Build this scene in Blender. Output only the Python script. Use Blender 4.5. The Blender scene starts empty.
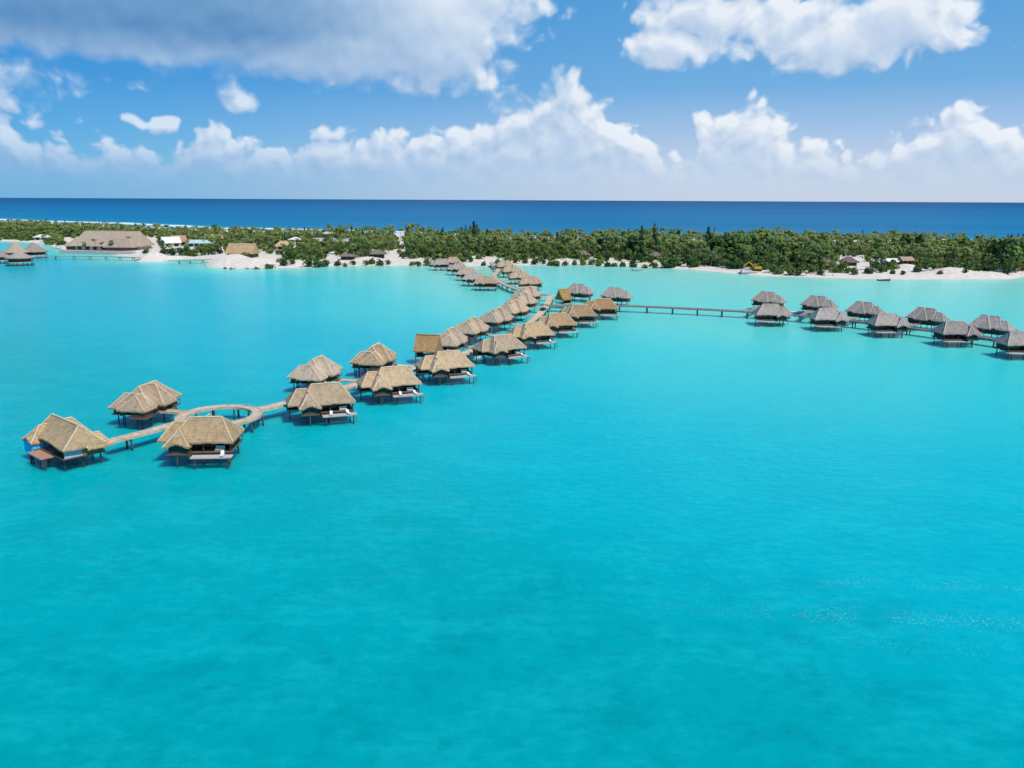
import bpy, math, random
import numpy as np
from mathutils import Vector, Matrix

random.seed(7)
rng = np.random.default_rng(7)
SC = bpy.context.scene
COL = SC.collection
R = math.radians

# ------------------------------------------------------------------ camera
W, H = 1024, 768
CAM_Z = 37.0
FPX = 803.0
PITCH = math.atan((384.0 - 199.8) / FPX)
ROLL = R(0.27)
cam_d = bpy.data.cameras.new('camera')
cam_d.sensor_width = 36.0
cam_d.lens = FPX * 36.0 / W
cam_d.clip_start = 0.5
cam_d.clip_end = 120000.0
cam = bpy.data.objects.new('camera', cam_d)
COL.objects.link(cam)
CAM_M = Matrix.Rotation(math.pi / 2 - PITCH, 3, 'X') @ Matrix.Rotation(ROLL, 3, 'Z')
cam.matrix_world = Matrix.Translation((0, 0, CAM_Z)) @ CAM_M.to_4x4()
SC.camera = cam


def ray(px, py):
    return (CAM_M @ Vector(((px - W / 2) / FPX, (H / 2 - py) / FPX, -1.0))).normalized()


def at(px, py, z=0.0):
    d = ray(px, py)
    t = (z - CAM_Z) / d.z
    return Vector((d.x * t, d.y * t, z))


# ------------------------------------------------------------------ light
SUN_DIR = Vector((0.38, -0.40, 0.83)).normalized()
SUN_EL = math.asin(SUN_DIR.z)
SUN_AZ = math.atan2(SUN_DIR.x, SUN_DIR.y)
sd = bpy.data.lights.new('sun', 'SUN')
sd.energy = 3.9
sd.angle = R(0.5)
sd.color = (1.0, 0.95, 0.87)
sun = bpy.data.objects.new('sun', sd)
COL.objects.link(sun)
sun.rotation_euler = (-SUN_DIR).to_track_quat('-Z', 'Y').to_euler()

SC.cycles.max_bounces = 5
SC.cycles.diffuse_bounces = 2
SC.cycles.glossy_bounces = 2
SC.cycles.transmission_bounces = 2
SC.cycles.use_adaptive_sampling = True
SC.cycles.adaptive_threshold = 0.02
SC.view_settings.view_transform = 'Standard'
SC.view_settings.look = 'None'
SC.view_settings.exposure = 0.0
SC.view_settings.gamma = 1.0
SC.view_settings.use_curve_mapping = False


# ------------------------------------------------------------------ node helper
class NT:
    def __init__(self, tree):
        self.t = tree
        self.n = tree.nodes
        self.l = tree.links

    def node(self, typ, **kw):
        n = self.n.new(typ)
        for k, v in kw.items():
            setattr(n, k, v)
        return n

    def put(self, sock, v):
        if v is None:
            return
        if isinstance(v, bpy.types.NodeSocket):
            self.l.new(v, sock)
        else:
            sock.default_value = v

    def math(self, op, a, b=None, c=None, clamp=False):
        n = self.node('ShaderNodeMath', operation=op)
        n.use_clamp = clamp
        self.put(n.inputs[0], a)
        self.put(n.inputs[1], b)
        self.put(n.inputs[2], c)
        return n.outputs[0]

    def vmath(self, op, a, b=None, scale=None):
        n = self.node('ShaderNodeVectorMath', operation=op)
        self.put(n.inputs[0], a)
        self.put(n.inputs[1], b)
        if scale is not None:
            self.put(n.inputs['Scale'], scale)
        return n

    def noise(self, vec, scale, detail=4, rough=0.55, dim='3D', typ='FBM', dist=0.0):
        n = self.node('ShaderNodeTexNoise')
        n.noise_dimensions = dim
        n.noise_type = typ
        self.put(n.inputs['Vector'], vec)
        n.inputs['Scale'].default_value = scale
        n.inputs['Detail'].default_value = detail
        n.inputs['Roughness'].default_value = rough
        n.inputs['Distortion'].default_value = dist
        return n

    def ramp(self, fac, stops, interp='LINEAR'):
        n = self.node('ShaderNodeValToRGB')
        n.color_ramp.interpolation = interp
        el = n.color_ramp.elements
        while len(el) < len(stops):
            el.new(0.5)
        for e, (p, c) in zip(el, stops):
            e.position = p
            e.color = (c[0], c[1], c[2], 1) if len(c) == 3 else c
        self.put(n.inputs[0], fac)
        return n.outputs[0]

    def mix(self, fac, a, b, blend='MIX'):
        n = self.node('ShaderNodeMix', data_type='RGBA', blend_type=blend)
        self.put(n.inputs[0], fac)
        for s, v in ((n.inputs[6], a), (n.inputs[7], b)):
            if isinstance(v, tuple) and len(v) == 3:
                v = (*v, 1)
            self.put(s, v)
        return n.outputs[2]

    def smooth(self, v, lo, hi, tlo=0.0, thi=1.0):
        n = self.node('ShaderNodeMapRange', interpolation_type='SMOOTHSTEP')
        self.put(n.inputs[0], v)
        for i, x in enumerate((lo, hi, tlo, thi)):
            self.put(n.inputs[i + 1], x)
        return n.outputs[0]

    def sep(self, v):
        n = self.node('ShaderNodeSeparateXYZ')
        self.put(n.inputs[0], v)
        return n.outputs

    def comb(self, x, y, z):
        n = self.node('ShaderNodeCombineXYZ')
        for s, v in zip(n.inputs, (x, y, z)):
            self.put(s, v)
        return n.outputs[0]


def lin(r, g, b):
    def f(c):
        c /= 255.0
        return c / 12.92 if c <= 0.04045 else ((c + 0.055) / 1.055) ** 2.4
    return (f(r), f(g), f(b))


# ------------------------------------------------------------------ sky with clouds (directions only, at infinity)
def azel(px, py):
    d = ray(px, py)
    return math.atan2(d.x, d.y), math.asin(d.z)


world = bpy.data.worlds.new('World')
SC.world = world
world.use_nodes = True
try:
    world.cycles.sampling_method = 'MANUAL'
    world.cycles.sample_map_resolution = 512
except Exception:
    pass
wt = NT(world.node_tree)
for n in list(wt.n):
    wt.n.remove(n)

AZ0, AZ1 = -0.70, 0.70
EL_MAX = 0.22
TOPS = [(-60, 120), (0, 99), (14, 128), (40, 133), (70, 139), (100, 132), (128, 146), (150, 148), (185, 140), (215, 121), (240, 137),
        (262, 133), (285, 142), (305, 130), (325, 120), (345, 124), (368, 128), (395, 126), (430, 132), (465, 118), (490, 104), (512, 96),
        (535, 80), (552, 66), (568, 54), (583, 70), (600, 92), (625, 110), (645, 128), (662, 152), (678, 160),
        (692, 126), (705, 112), (725, 104), (747, 92), (765, 97), (780, 108), (798, 134), (830, 138), (855, 148), (880, 140), (905, 128),
        (930, 120), (950, 108), (975, 88), (990, 98), (1010, 118), (1040, 128), (1100, 120)]

grp = bpy.data.node_groups.new('cloud_field', 'ShaderNodeTree')
grp.interface.new_socket('Az', in_out='INPUT', socket_type='NodeSocketFloat')
grp.interface.new_socket('El', in_out='INPUT', socket_type='NodeSocketFloat')
grp.interface.new_socket('Field', in_out='OUTPUT', socket_type='NodeSocketFloat')
g = NT(grp)
gi = g.node('NodeGroupInput')
go = g.node('NodeGroupOutput')
az_, el_ = gi.outputs['Az'], gi.outputs['El']
P = g.comb(az_, el_, 0.0)
wn = g.noise(P, 16.0, 2, 0.55, dim='2D')
ws = g.sep(g.vmath('SUBTRACT', wn.outputs['Color'], (0.5, 0.5, 0.5)).outputs[0])
az = g.math('ADD', az_, g.math('MULTIPLY', ws[0], 0.034))
el = g.math('ADD', el_, g.math('MULTIPLY', ws[1], 0.030))
# skyline of the cumulus bank
azn = g.math('DIVIDE', g.math('SUBTRACT', az, AZ0), AZ1 - AZ0, clamp=True)
fc = g.node('ShaderNodeFloatCurve')
cv = fc.mapping.curves[0]
pts = []
for px, py in TOPS:
    a, e = azel(px, py)
    pts.append(((a - AZ0) / (AZ1 - AZ0), max(0.0, e) / EL_MAX))
while len(cv.points) < len(pts):
    cv.points.new(0.5, 0.5)
for p, (x, y) in zip(cv.points, pts):
    p.location = (x, y)
    p.handle_type = 'AUTO'
fc.mapping.update()
g.put(fc.inputs['Value'], azn)
hgt = g.math('MULTIPLY', fc.outputs[0], EL_MAX)
band = g.math('DIVIDE', g.math('SUBTRACT', hgt, el), 0.024)
band = g.math('MINIMUM', band, 1.35)
# single clouds: px centre, px radii, strength
ELL = [
    (236, 98, 18, 15, 0.9), (228, 88, 10, 9, 0.6), (168, 121, 18, 12, 0.7), (146, 124, 18, 7, 0.35), (145, 79, 24, 9, 0.25), (42, 64, 40, 13, 0.32), (5, 48, 36, 12, 0.3),
    (672, 48, 52, 20, 0.95), (712, 18, 70, 30, 1.0), (735, 46, 44, 16, 0.55), (790, 22, 55, 32, 0.9), (845, 40, 75, 32, 1.05), (900, 22, 68, 36, 1.1),
    (938, 34, 28, 20, 0.8), (880, -30, 130, 40, 0.7), (690, -25, 70, 36, 0.8),
    (240, -12, 300, 76, 2.2), (420, 22, 92, 66, 1.9), (455, 66, 66, 24, 0.8), (60, -30, 220, 74, 2.2), (330, 40, 120, 46, 1.8), (482, 78, 46, 18, 0.7), (470, -8, 46, 36, 0.9),
    (-260, 20, 240, 90, 0.9), (1320, 10, 160, 60, 0.8),
]
f = band
for cx, cy, rx, ry, st in ELL:
    a, e = azel(cx, cy)
    dx = g.math('MULTIPLY', g.math('SUBTRACT', az, a), FPX / rx)
    dy = g.math('MULTIPLY', g.math('SUBTRACT', el, e), FPX / ry)
    r2 = g.math('ADD', g.math('MULTIPLY', dx, dx), g.math('MULTIPLY', dy, dy))
    v = g.math('MULTIPLY', g.math('SUBTRACT', 1.0, r2), st * 1.7)
    n = g.node('ShaderNodeMath', operation='SMOOTH_MAX')
    g.put(n.inputs[0], f)
    g.put(n.inputs[1], v)
    n.inputs[2].default_value = 0.25
    f = n.outputs[0]
# billows
P2 = g.comb(az, g.math('MULTIPLY', el, 1.15), 0.3)
nb = g.noise(P2, 22.0, 5, 0.60, dim='2D')
vo = g.node('ShaderNodeTexVoronoi', feature='SMOOTH_F1', voronoi_dimensions='2D')
g.put(vo.inputs['Vector'], P2)
vo.inputs['Scale'].default_value = 38.0
vo.inputs['Smoothness'].default_value = 0.35
try:
    vo.inputs['Detail'].default_value = 0.0
    vo.inputs['Roughness'].default_value = 0.55
except Exception:
    pass
calm = g.node('ShaderNodeMapRange', interpolation_type='SMOOTHSTEP')
g.put(calm.inputs[0], f)
for i_, x_ in enumerate((0.8, 1.9, 1.0, 0.22)):
    g.put(calm.inputs[i_ + 1], x_)
amp = g.math('MULTIPLY', calm.outputs[0], g.smooth(f, -1.3, -0.1, 0.25, 1.0))
vp = g.node('ShaderNodeTexVoronoi', feature='SMOOTH_F1', voronoi_dimensions='2D')
g.put(vp.inputs['Vector'], P2)
vp.inputs['Scale'].default_value = 95.0
vp.inputs['Smoothness'].default_value = 0.3
det = g.math('MULTIPLY', g.math('SUBTRACT', nb.outputs[0], 0.53), 1.6)
det = g.math('ADD', det, g.math('MULTIPLY', g.math('SUBTRACT', 0.38, vo.outputs['Distance']), 1.25))
det = g.math('ADD', det, g.math('MULTIPLY', g.math('SUBTRACT', 0.40, vp.outputs['Distance']), 0.42))
f = g.math('ADD', f, g.math('MULTIPLY', det, amp))
g.put(go.inputs[0], f)

tc = wt.node('ShaderNodeTexCoord')
dirv = wt.vmath('NORMALIZE', tc.outputs['Generated']).outputs[0]
dx_, dy_, dz_ = wt.sep(dirv)
AZ = wt.math('ARCTAN2', dx_, dy_)
EL = wt.math('ARCSINE', dz_)


def field(da, de):
    n = wt.node('ShaderNodeGroup')
    n.node_tree = grp
    wt.put(n.inputs['Az'], wt.math('ADD', AZ, da))
    wt.put(n.inputs['El'], wt.math('ADD', EL, de))
    return n.outputs[0]


F0 = field(0.0, 0.0)
F1 = field(0.007, 0.013)
sky = wt.node('ShaderNodeTexSky', sky_type='NISHITA')
sky.sun_disc = False
sky.sun_elevation = SUN_EL
sky.sun_rotation = SUN_AZ
sky.air_density = 1.0
sky.dust_density = 0.35
sky.ozone_density = 2.2
SKY_STR = 0.12
K = 1.0 / SKY_STR
# the real sky there is a deep azure that pales to the right and to the horizon
hs = wt.node('ShaderNodeHueSaturation')
hs.inputs['Saturation'].default_value = 1.35
hs.inputs['Value'].default_value = 1.0
wt.put(hs.inputs['Color'], sky.outputs[0])
azur = wt.ramp(wt.smooth(EL, 0.0, 0.30), [(0.0, lin(178, 204, 234)), (0.16, lin(146, 188, 232)), (0.38, lin(100, 168, 225)), (0.75, lin(82, 158, 220)), (1.0, lin(74, 150, 214))])
left = wt.smooth(AZ, -0.62, 0.30)
tint = wt.mix(left, (0.16, 0.70, 0.92), (1.25, 1.06, 1.0))
azur = wt.mix(1.0, azur, tint, 'MULTIPLY')
azur = wt.vmath('SCALE', azur, scale=K).outputs[0]
base = wt.mix(wt.smooth(EL, 0.55, 1.1, 0.88, 0.0), hs.outputs[0], azur)
# clouds
up = wt.smooth(EL, 0.075, 0.13)
edge = wt.math('ADD', 0.62, wt.math('MULTIPLY', wt.math('MULTIPLY', up, wt.smooth(AZ, -0.1, 0.15, 1.0, 0.25)), 1.2))
dens = wt.smooth(F0, 0.0, edge)
low = wt.smooth(EL, 0.002, 0.065, 0.25, 1.0)
dens = wt.math('MULTIPLY', dens, low)
dens = wt.math('MULTIPLY', dens, wt.smooth(EL, 0.5, 1.0, 0.95, 0.25))
lit = wt.math('MULTIPLY_ADD', wt.math('SUBTRACT', F0, F1), 0.55, 0.52, clamp=True)
lit = wt.math('ADD', lit, wt.math('MULTIPLY', wt.smooth(EL, 0.12, 0.17), 0.12), clamp=True)
core = wt.smooth(F0, 0.3, 2.4)
lit = wt.math('SUBTRACT', lit, wt.math('MULTIPLY', core, 0.10), clamp=True)
ccol = wt.ramp(lit, [(0.0, lin(160, 190, 224)), (0.45, lin(196, 214, 236)), (0.8, lin(224, 233, 245)), (1.0, lin(240, 245, 251))])
# thick deck overhead at the left shows its shaded underside
a, e = azel(90, 5)
ddx = wt.math('MULTIPLY', wt.math('SUBTRACT', AZ, a), FPX / 285)
ddy = wt.math('MULTIPLY', wt.math('SUBTRACT', EL, e), FPX / 130)
dk = wt.math('SUBTRACT', 1.0, wt.math('ADD', wt.math('MULTIPLY', ddx, ddx), wt.math('MULTIPLY', ddy, ddy)))
dk = wt.math('MULTIPLY', wt.smooth(dk, -0.1, 0.9), wt.smooth(F0, 0.1, 1.0, 0.55, 1.0))
dkc = wt.mix(lit, lin(84, 140, 190), lin(146, 184, 216))
dk = wt.math('MULTIPLY', dk, wt.smooth(EL, 0.135, 0.18))
ccol = wt.mix(wt.math('MULTIPLY', dk, 0.94), ccol, dkc)
# distant cloud sinks into the marine haze
ccol = wt.mix(wt.smooth(EL, 0.0, 0.075, 0.85, 0.0), ccol, wt.mix(left, lin(136, 176, 222), lin(190, 212, 237)))
ccol = wt.mix(1.0, ccol, wt.mix(left, (0.74, 0.85, 0.95), (1.0, 1.0, 1.0)), 'MULTIPLY')
ccol = wt.vmath('SCALE', ccol, scale=K).outputs[0]
final = wt.mix(dens, base, ccol)
bg = wt.node('ShaderNodeBackground')
bg.inputs['Strength'].default_value = SKY_STR
wt.put(bg.inputs['Color'], final)
wo = wt.node('ShaderNodeOutputWorld')
wt.l.new(bg.outputs[0], wo.inputs[0])


# ------------------------------------------------------------------ object helpers
def mat(name):
    m = bpy.data.materials.new(name)
    m.use_nodes = True
    t = NT(m.node_tree)
    b = m.node_tree.nodes['Principled BSDF']
    return m, t, b


class MB:
    """collects shapes; build() links them as one mesh object"""

    def __init__(self):
        self.v = []
        self.f = []

    def add(self, vs, fs):
        o = len(self.v)
        self.v += [tuple(p) for p in vs]
        self.f += [tuple(i + o for i in q) for q in fs]
        return self

    def box(self, x0, x1, y0, y1, z0, z1):
        vs = [(x, y, z) for z in (z0, z1) for y in (y0, y1) for x in (x0, x1)]
        return self.add(vs, [(0, 2, 3, 1), (4, 5, 7, 6), (0, 1, 5, 4), (2, 6, 7, 3), (0, 4, 6, 2), (1, 3, 7, 5)])

    def bar(self, a, b, w, h=None):
        """box beam from a to b, w wide and h high"""
        h = w if h is None else h
        a, b = Vector(a), Vector(b)
        d = (b - a).normalized()
        up = Vector((0, 0, 1)) if abs(d.z) < 0.95 else Vector((0, 1, 0))
        s = d.cross(up).normalized() * (w / 2)
        u = s.cross(d).normalized() * (h / 2)
        vs = [p + i * s + j * u for p in (a, b) for (i, j) in ((-1, -1), (1, -1), (1, 1), (-1, 1))]
        return self.add(vs, [(0, 1, 2, 3), (7, 6, 5, 4), (0, 4, 5, 1), (1, 5, 6, 2), (2, 6, 7, 3), (3, 7, 4, 0)])

    def tube(self, pts, rad, n=7, cap=True):
        pts = [Vector(p) for p in pts]
        if not isinstance(rad, (list, tuple)):
            rad = [rad] * len(pts)
        vs, fs = [], []
        for i, p in enumerate(pts):
            d = (pts[min(i + 1, len(pts) - 1)] - pts[max(i - 1, 0)]).normalized()
            up = Vector((0, 0, 1)) if abs(d.z) < 0.9 else Vector((1, 0, 0))
            s = d.cross(up).normalized()
            u = s.cross(d)
            for k in range(n):
                a = 2 * math.pi * k / n
                vs.append(p + (s * math.cos(a) + u * math.sin(a)) * rad[i])
        for i in range(len(pts) - 1):
            for k in range(n):
                k2 = (k + 1) % n
                fs.append((i * n + k, (i + 1) * n + k, (i + 1) * n + k2, i * n + k2))
        if cap:
            fs.append(tuple(range(n)))
            fs.append(tuple((len(pts) - 1) * n + k for k in reversed(range(n))))
        return self.add(vs, fs)

    def xform(self, fn):
        self.v = [tuple(fn(p)) for p in self.v]
        return self

    def mirror(self, sx, sy):
        self.v = [(p[0] * sx, p[1] * sy, p[2]) for p in self.v]
        if sx * sy < 0:
            self.f = [tuple(reversed(q)) for q in self.f]
        return self

    def mesh(self, name, m):
        me = bpy.data.meshes.new(name)
        me.from_pydata(self.v, [], self.f)
        me.materials.append(m)
        me.validate()
        me.update()
        return me

    def build(self, name, m, parent=None):
        o = bpy.data.objects.new(name, self.mesh(name, m))
        COL.objects.link(o)
        if parent:
            o.parent = parent
        return o


def tag(o, label=None, cat=None, group=None, kind=None):
    if label:
        o['label'] = label
    if cat:
        o['category'] = cat
    if group:
        o['group'] = group
    if kind:
        o['kind'] = kind
    return o


def empty(name, loc=(0, 0, 0), rz=0.0, s=1.0):
    o = bpy.data.objects.new(name, None)
    COL.objects.link(o)
    o.location = loc
    o.rotation_euler = (0, 0, rz)
    o.scale = (s, s, s)
    o.empty_display_size = 0.5
    return o


KIDS = {}


def copy_tree(o, parent=None):
    c = o.copy()
    COL.objects.link(c)
    if parent:
        c.parent = parent
    for ch in [k for k in ALLKIDS(o)]:
        copy_tree(ch, c)
    return c


def ALLKIDS(o):
    return list(o.children)


def wnoise(x, y, z=0.0):
    from mathutils import noise
    return noise.noise(Vector((x, y, z)))


# ------------------------------------------------------------------ materials
def simple(name, col, rough=0.8, var=0.25, scale=1.5, bump=0.0, spec=0.3, coord='Object', stretch=None):
    m, t, b = mat(name)
    tcn = t.node('ShaderNodeTexCoord')
    v = tcn.outputs[coord]
    if stretch:
        v = t.vmath('MULTIPLY', v, stretch).outputs[0]
    n = t.noise(v, scale, 5, 0.6)
    lo = tuple(c * (1 - var) for c in col)
    hi = tuple(min(1, c * (1 + var)) for c in col)
    c = t.ramp(n.outputs[0], [(0.3, lo), (0.7, hi)])
    oi = t.node('ShaderNodeObjectInfo')
    k = t.math('MULTIPLY_ADD', oi.outputs['Random'], 0.16, 0.92)
    c = t.vmath('SCALE', c, scale=k).outputs[0]
    t.put(b.inputs['Base Color'], c)
    b.inputs['Roughness'].default_value = rough
    b.inputs['Specular IOR Level'].default_value = spec
    if bump:
        bn = t.node('ShaderNodeBump')
        bn.inputs['Strength'].default_value = bump
        t.put(bn.inputs['Height'], n.outputs[0])
        t.put(b.inputs['Normal'], bn.outputs[0])
    return m


def thatch(name, lo, hi, dark):
    m, t, b = mat(name)
    tcn = t.node('ShaderNodeTexCoord')
    oc = tcn.outputs['Object']
    s1 = t.noise(t.vmath('MULTIPLY', oc, (1, 1, 0.22)).outputs[0], 5.5, 5, 0.7)
    s2 = t.noise(t.vmath('MULTIPLY', oc, (1, 1, 0.5)).outputs[0], 0.8, 5, 0.65)
    x, y, z = t.sep(oc)
    wob = t.math('MULTIPLY_ADD', t.noise(oc, 0.9, 3).outputs[0], 0.55, z)
    course = t.math('FRACT', t.math('MULTIPLY', wob, 2.1))
    c = t.ramp(s1.outputs[0], [(0.30, dark), (0.44, lo), (0.66, hi)])
    c = t.mix(t.smooth(s2.outputs[0], 0.42, 0.70, 0.0, 0.55), c, dark)
    c = t.mix(t.smooth(course, 0.82, 1.0, 0.0, 0.30), c, dark)
    oi = t.node('ShaderNodeObjectInfo')
    k = t.math('MULTIPLY_ADD', oi.outputs['Random'], 0.30, 0.80)
    c = t.vmath('SCALE', c, scale=k).outputs[0]
    r2_ = t.math('FRACT', t.math('MULTIPLY', oi.outputs['Random'], 7.31))
    hsv = t.node('ShaderNodeHueSaturation')
    t.put(hsv.inputs['Saturation'], t.math('MULTIPLY_ADD', r2_, 0.32, 0.92))
    t.put(hsv.inputs['Color'], c)
    c = hsv.outputs[0]
    t.put(b.inputs['Base Color'], c)
    b.inputs['Roughness'].default_value = 0.95
    b.inputs['Specular IOR Level'].default_value = 0.1
    bn = t.node('ShaderNodeBump')
    bn.inputs['Strength'].default_value = 0.7
    bn.inputs['Distance'].default_value = 0.12
    t.put(bn.inputs['Height'], t.math('MULTIPLY_ADD', course, 0.35, s1.outputs[0]))
    t.put(b.inputs['Normal'], bn.outputs[0])
    return m


M = {}
M['thatch_tan'] = thatch('thatch_tan', (0.47, 0.345, 0.215), (0.70, 0.545, 0.37), (0.29, 0.195, 0.115))
M['thatch_tan2'] = M['thatch_tan']
M['thatch_rose'] = thatch('thatch_rose', (0.44, 0.335, 0.24), (0.64, 0.51, 0.39), (0.27, 0.195, 0.135))
M['thatch_hall'] = thatch('thatch_hall', (0.37, 0.30, 0.24), (0.53, 0.44, 0.37), (0.24, 0.19, 0.15))
M['thatch_shaded'] = thatch('thatch_shaded', (0.19, 0.16, 0.13), (0.29, 0.25, 0.21), (0.11, 0.09, 0.075))  # shade of the trees is put into this thatch colour
M['thatch_grey'] = thatch('thatch_grey', (0.33, 0.285, 0.25), (0.50, 0.44, 0.395), (0.19, 0.16, 0.14))
M['thatch_brown'] = thatch('thatch_brown', (0.41, 0.27, 0.15), (0.57, 0.40, 0.245), (0.25, 0.155, 0.085))
M['cap_tan'] = simple('cap_tan', (0.66, 0.52, 0.35), 0.95, 0.3, 2.2)
M['cap_grey'] = simple('cap_grey', (0.50, 0.45, 0.42), 0.95, 0.3, 2.2)
M['cap_brown'] = simple('cap_brown', (0.44, 0.28, 0.14), 0.95, 0.25, 3)
M['wood_dark'] = simple('wood_dark', (0.09, 0.055, 0.035), 0.7, 0.3, 2, 0.2, stretch=(1, 1, 6))
M['wood_wall'] = simple('wood_wall', (0.13, 0.075, 0.045), 0.7, 0.3, 2, 0.2, stretch=(6, 6, 1))
M['wood_floor'] = simple('wood_floor', (0.15, 0.10, 0.07), 0.7, 0.25, 2, 0.2, stretch=(8, 1, 1))
M['wood_warm'] = simple('wood_warm', (0.45, 0.24, 0.11), 0.7, 0.25, 2, 0.2, stretch=(6, 1, 1))
M['wood_terrace'] = simple('wood_terrace', (0.40, 0.23, 0.15), 0.7, 0.2, 2, 0.2, stretch=(8, 1, 1))
M['deck_pale'] = simple('deck_pale', (0.50, 0.45, 0.40), 0.8, 0.2, 2.5, 0.2, stretch=(8, 1, 1))
M['jetty_wood'] = simple('jetty_wood', (0.54, 0.43, 0.315), 0.85, 0.28, 1.2, 0.2)
M['jetty_grey'] = simple('jetty_grey', (0.30, 0.25, 0.22), 0.85, 0.28, 1.2, 0.2)
M['pile'] = simple('pile', (0.10, 0.10, 0.10), 0.8, 0.4, 1.5, 0.2)
pm_ = NT(M['pile'].node_tree)
pb_ = M['pile'].node_tree.nodes['Principled BSDF']
old_ = pb_.inputs['Base Color'].links[0].from_socket
pz_ = pm_.sep(pm_.node('ShaderNodeNewGeometry').outputs['Position'])[2]
pm_.put(pb_.inputs['Base Color'], pm_.mix(pm_.smooth(pz_, 0.35, 0.6, 0.85, 0.0), old_, (0.025, 0.04, 0.022)))
M['white'] = simple('white', (0.78, 0.77, 0.75), 0.6, 0.08, 2)
M['cushion'] = simple('cushion', (0.82, 0.80, 0.77), 0.9, 0.06, 3)
M['screen_grey'] = simple('screen_grey', (0.46, 0.48, 0.56), 0.7, 0.15, 2)
M['blue_lit_panel'] = simple('blue_lit_panel', (0.07, 0.50, 0.90), 0.6, 0.12, 1.0)  # blue light off the lagoon is painted into this colour
M['plaster'] = simple('plaster', (0.55, 0.49, 0.42), 0.85, 0.15, 1)
M['concrete'] = simple('concrete', (0.42, 0.41, 0.40), 0.85, 0.2, 0.6)
M['roof_teal'] = simple('roof_teal', (0.42, 0.56, 0.54), 0.6, 0.12, 0.6)
M['roof_white'] = simple('roof_white', (0.74, 0.73, 0.70), 0.6, 0.12, 0.6)
M['roof_red'] = simple('roof_red', (0.45, 0.24, 0.15), 0.8, 0.25, 0.8)
M['yellow'] = simple('yellow', (0.70, 0.42, 0.03), 0.45, 0.12, 1.5, spec=0.5)
M['rubber'] = simple('rubber', (0.03, 0.03, 0.03), 0.8, 0.3, 4)
M['steel'] = simple('steel', (0.25, 0.25, 0.26), 0.5, 0.2, 2, spec=0.5)
M['navy'] = simple('navy', (0.03, 0.04, 0.09), 0.4, 0.2, 2, spec=0.5)
M['rock'] = simple('rock', (0.16, 0.14, 0.12), 0.9, 0.4, 2, 0.5)
gm, gt, gb = mat('glass_dark')
gb.inputs['Base Color'].default_value = (0.012, 0.016, 0.02, 1)
gb.inputs['Roughness'].default_value = 0.08
gn = gt.noise(gt.node('ShaderNodeTexCoord').outputs['Object'], 0.8, 2)
gt.put(gb.inputs['Roughness'], gt.math('MULTIPLY_ADD', gn.outputs[0], 0.15, 0.03))
M['glass'] = gm


def leafmat(name, a, b_, c_):
    m, t, b = mat(name)
    at_ = t.node('ShaderNodeAttribute')
    at_.attribute_name = 'tint'
    oi = t.node('ShaderNodeObjectInfo')
    geo = t.node('ShaderNodeNewGeometry')
    n = t.noise(geo.outputs['Position'], 0.9, 3, 0.6)
    k = t.math('ADD', at_.outputs['Fac'], t.math('MULTIPLY', t.math('SUBTRACT', oi.outputs['Random'], 0.5), 0.75))
    k = t.math('ADD', k, t.math('MULTIPLY', t.math('SUBTRACT', n.outputs[0], 0.5), 0.7))
    c = t.ramp(k, [(0.08, a), (0.5, b_), (0.95, c_)])
    t.put(b.inputs['Base Color'], c)
    b.inputs['Roughness'].default_value = 0.6
    b.inputs['Specular IOR Level'].default_value = 0.25
    tr = t.node('ShaderNodeBsdfTranslucent')
    t.put(tr.inputs['Color'], c)
    mx = t.node('ShaderNodeMixShader')
    mx.inputs[0].default_value = 0.3
    t.l.new(b.outputs[0], mx.inputs[1])
    t.l.new(tr.outputs[0], mx.inputs[2])
    out = [x for x in t.n if x.type == 'OUTPUT_MATERIAL'][0]
    t.l.new(mx.outputs[0], out.inputs[0])
    return m


M['leaf'] = leafmat('leaf', (0.028, 0.075, 0.03), (0.072, 0.16, 0.038), (0.19, 0.25, 0.055))
M['frond'] = leafmat('frond', (0.05, 0.13, 0.03), (0.12, 0.215, 0.045), (0.27, 0.31, 0.09))
M['needle'] = leafmat('needle', (0.04, 0.085, 0.045), (0.07, 0.13, 0.055), (0.12, 0.18, 0.07))
M['bark'] = simple('bark', (0.19, 0.165, 0.13), 0.9, 0.3, 3)

# ------------------------------------------------------------------ coastline
LAG = [(-240, 240), (-120, 240), (-40, 241), (10, 241.5), (40, 243), (62, 249), (75, 252.5), (105, 254), (128, 256.5), (142, 261), (160, 261.5), (176, 259),
       (196, 258.5), (207, 260.5), (213, 266.5), (235, 268.5), (262, 268.5), (290, 268), (330, 266.5), (360, 266), (400, 265.5), (440, 266),
       (490, 266.5), (540, 265), (580, 265), (620, 266), (650, 267.5), (690, 269.5), (730, 273), (765, 276), (800, 277), (850, 278.5),
       (900, 279.5), (950, 279.5), (1000, 279), (1024, 276.5), (1080, 277), (1200, 280), (1400, 284)]
OCE = [(-240, 214.5), (0, 220.5), (100, 224.5), (200, 229.5), (300, 231.5), (400, 233.5), (512, 237.5), (600, 239), (700, 239.5), (780, 240),
       (900, 240.5), (1024, 241.5), (1200, 243), (1400, 245)]


def poly(pp):
    w = [at(x, y) for x, y in pp]
    w.sort(key=lambda p: p.x)
    return np.array([p.x for p in w]), np.array([p.y for p in w])


lx, ly = poly(LAG)
ox, oy = poly(OCE)


def y_lag(x):
    return np.interp(x, lx, ly)


def y_oce(x):
    return np.interp(x, ox, oy)


def y_mid(x):
    return 0.5 * (y_lag(x) + y_oce(x))


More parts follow.
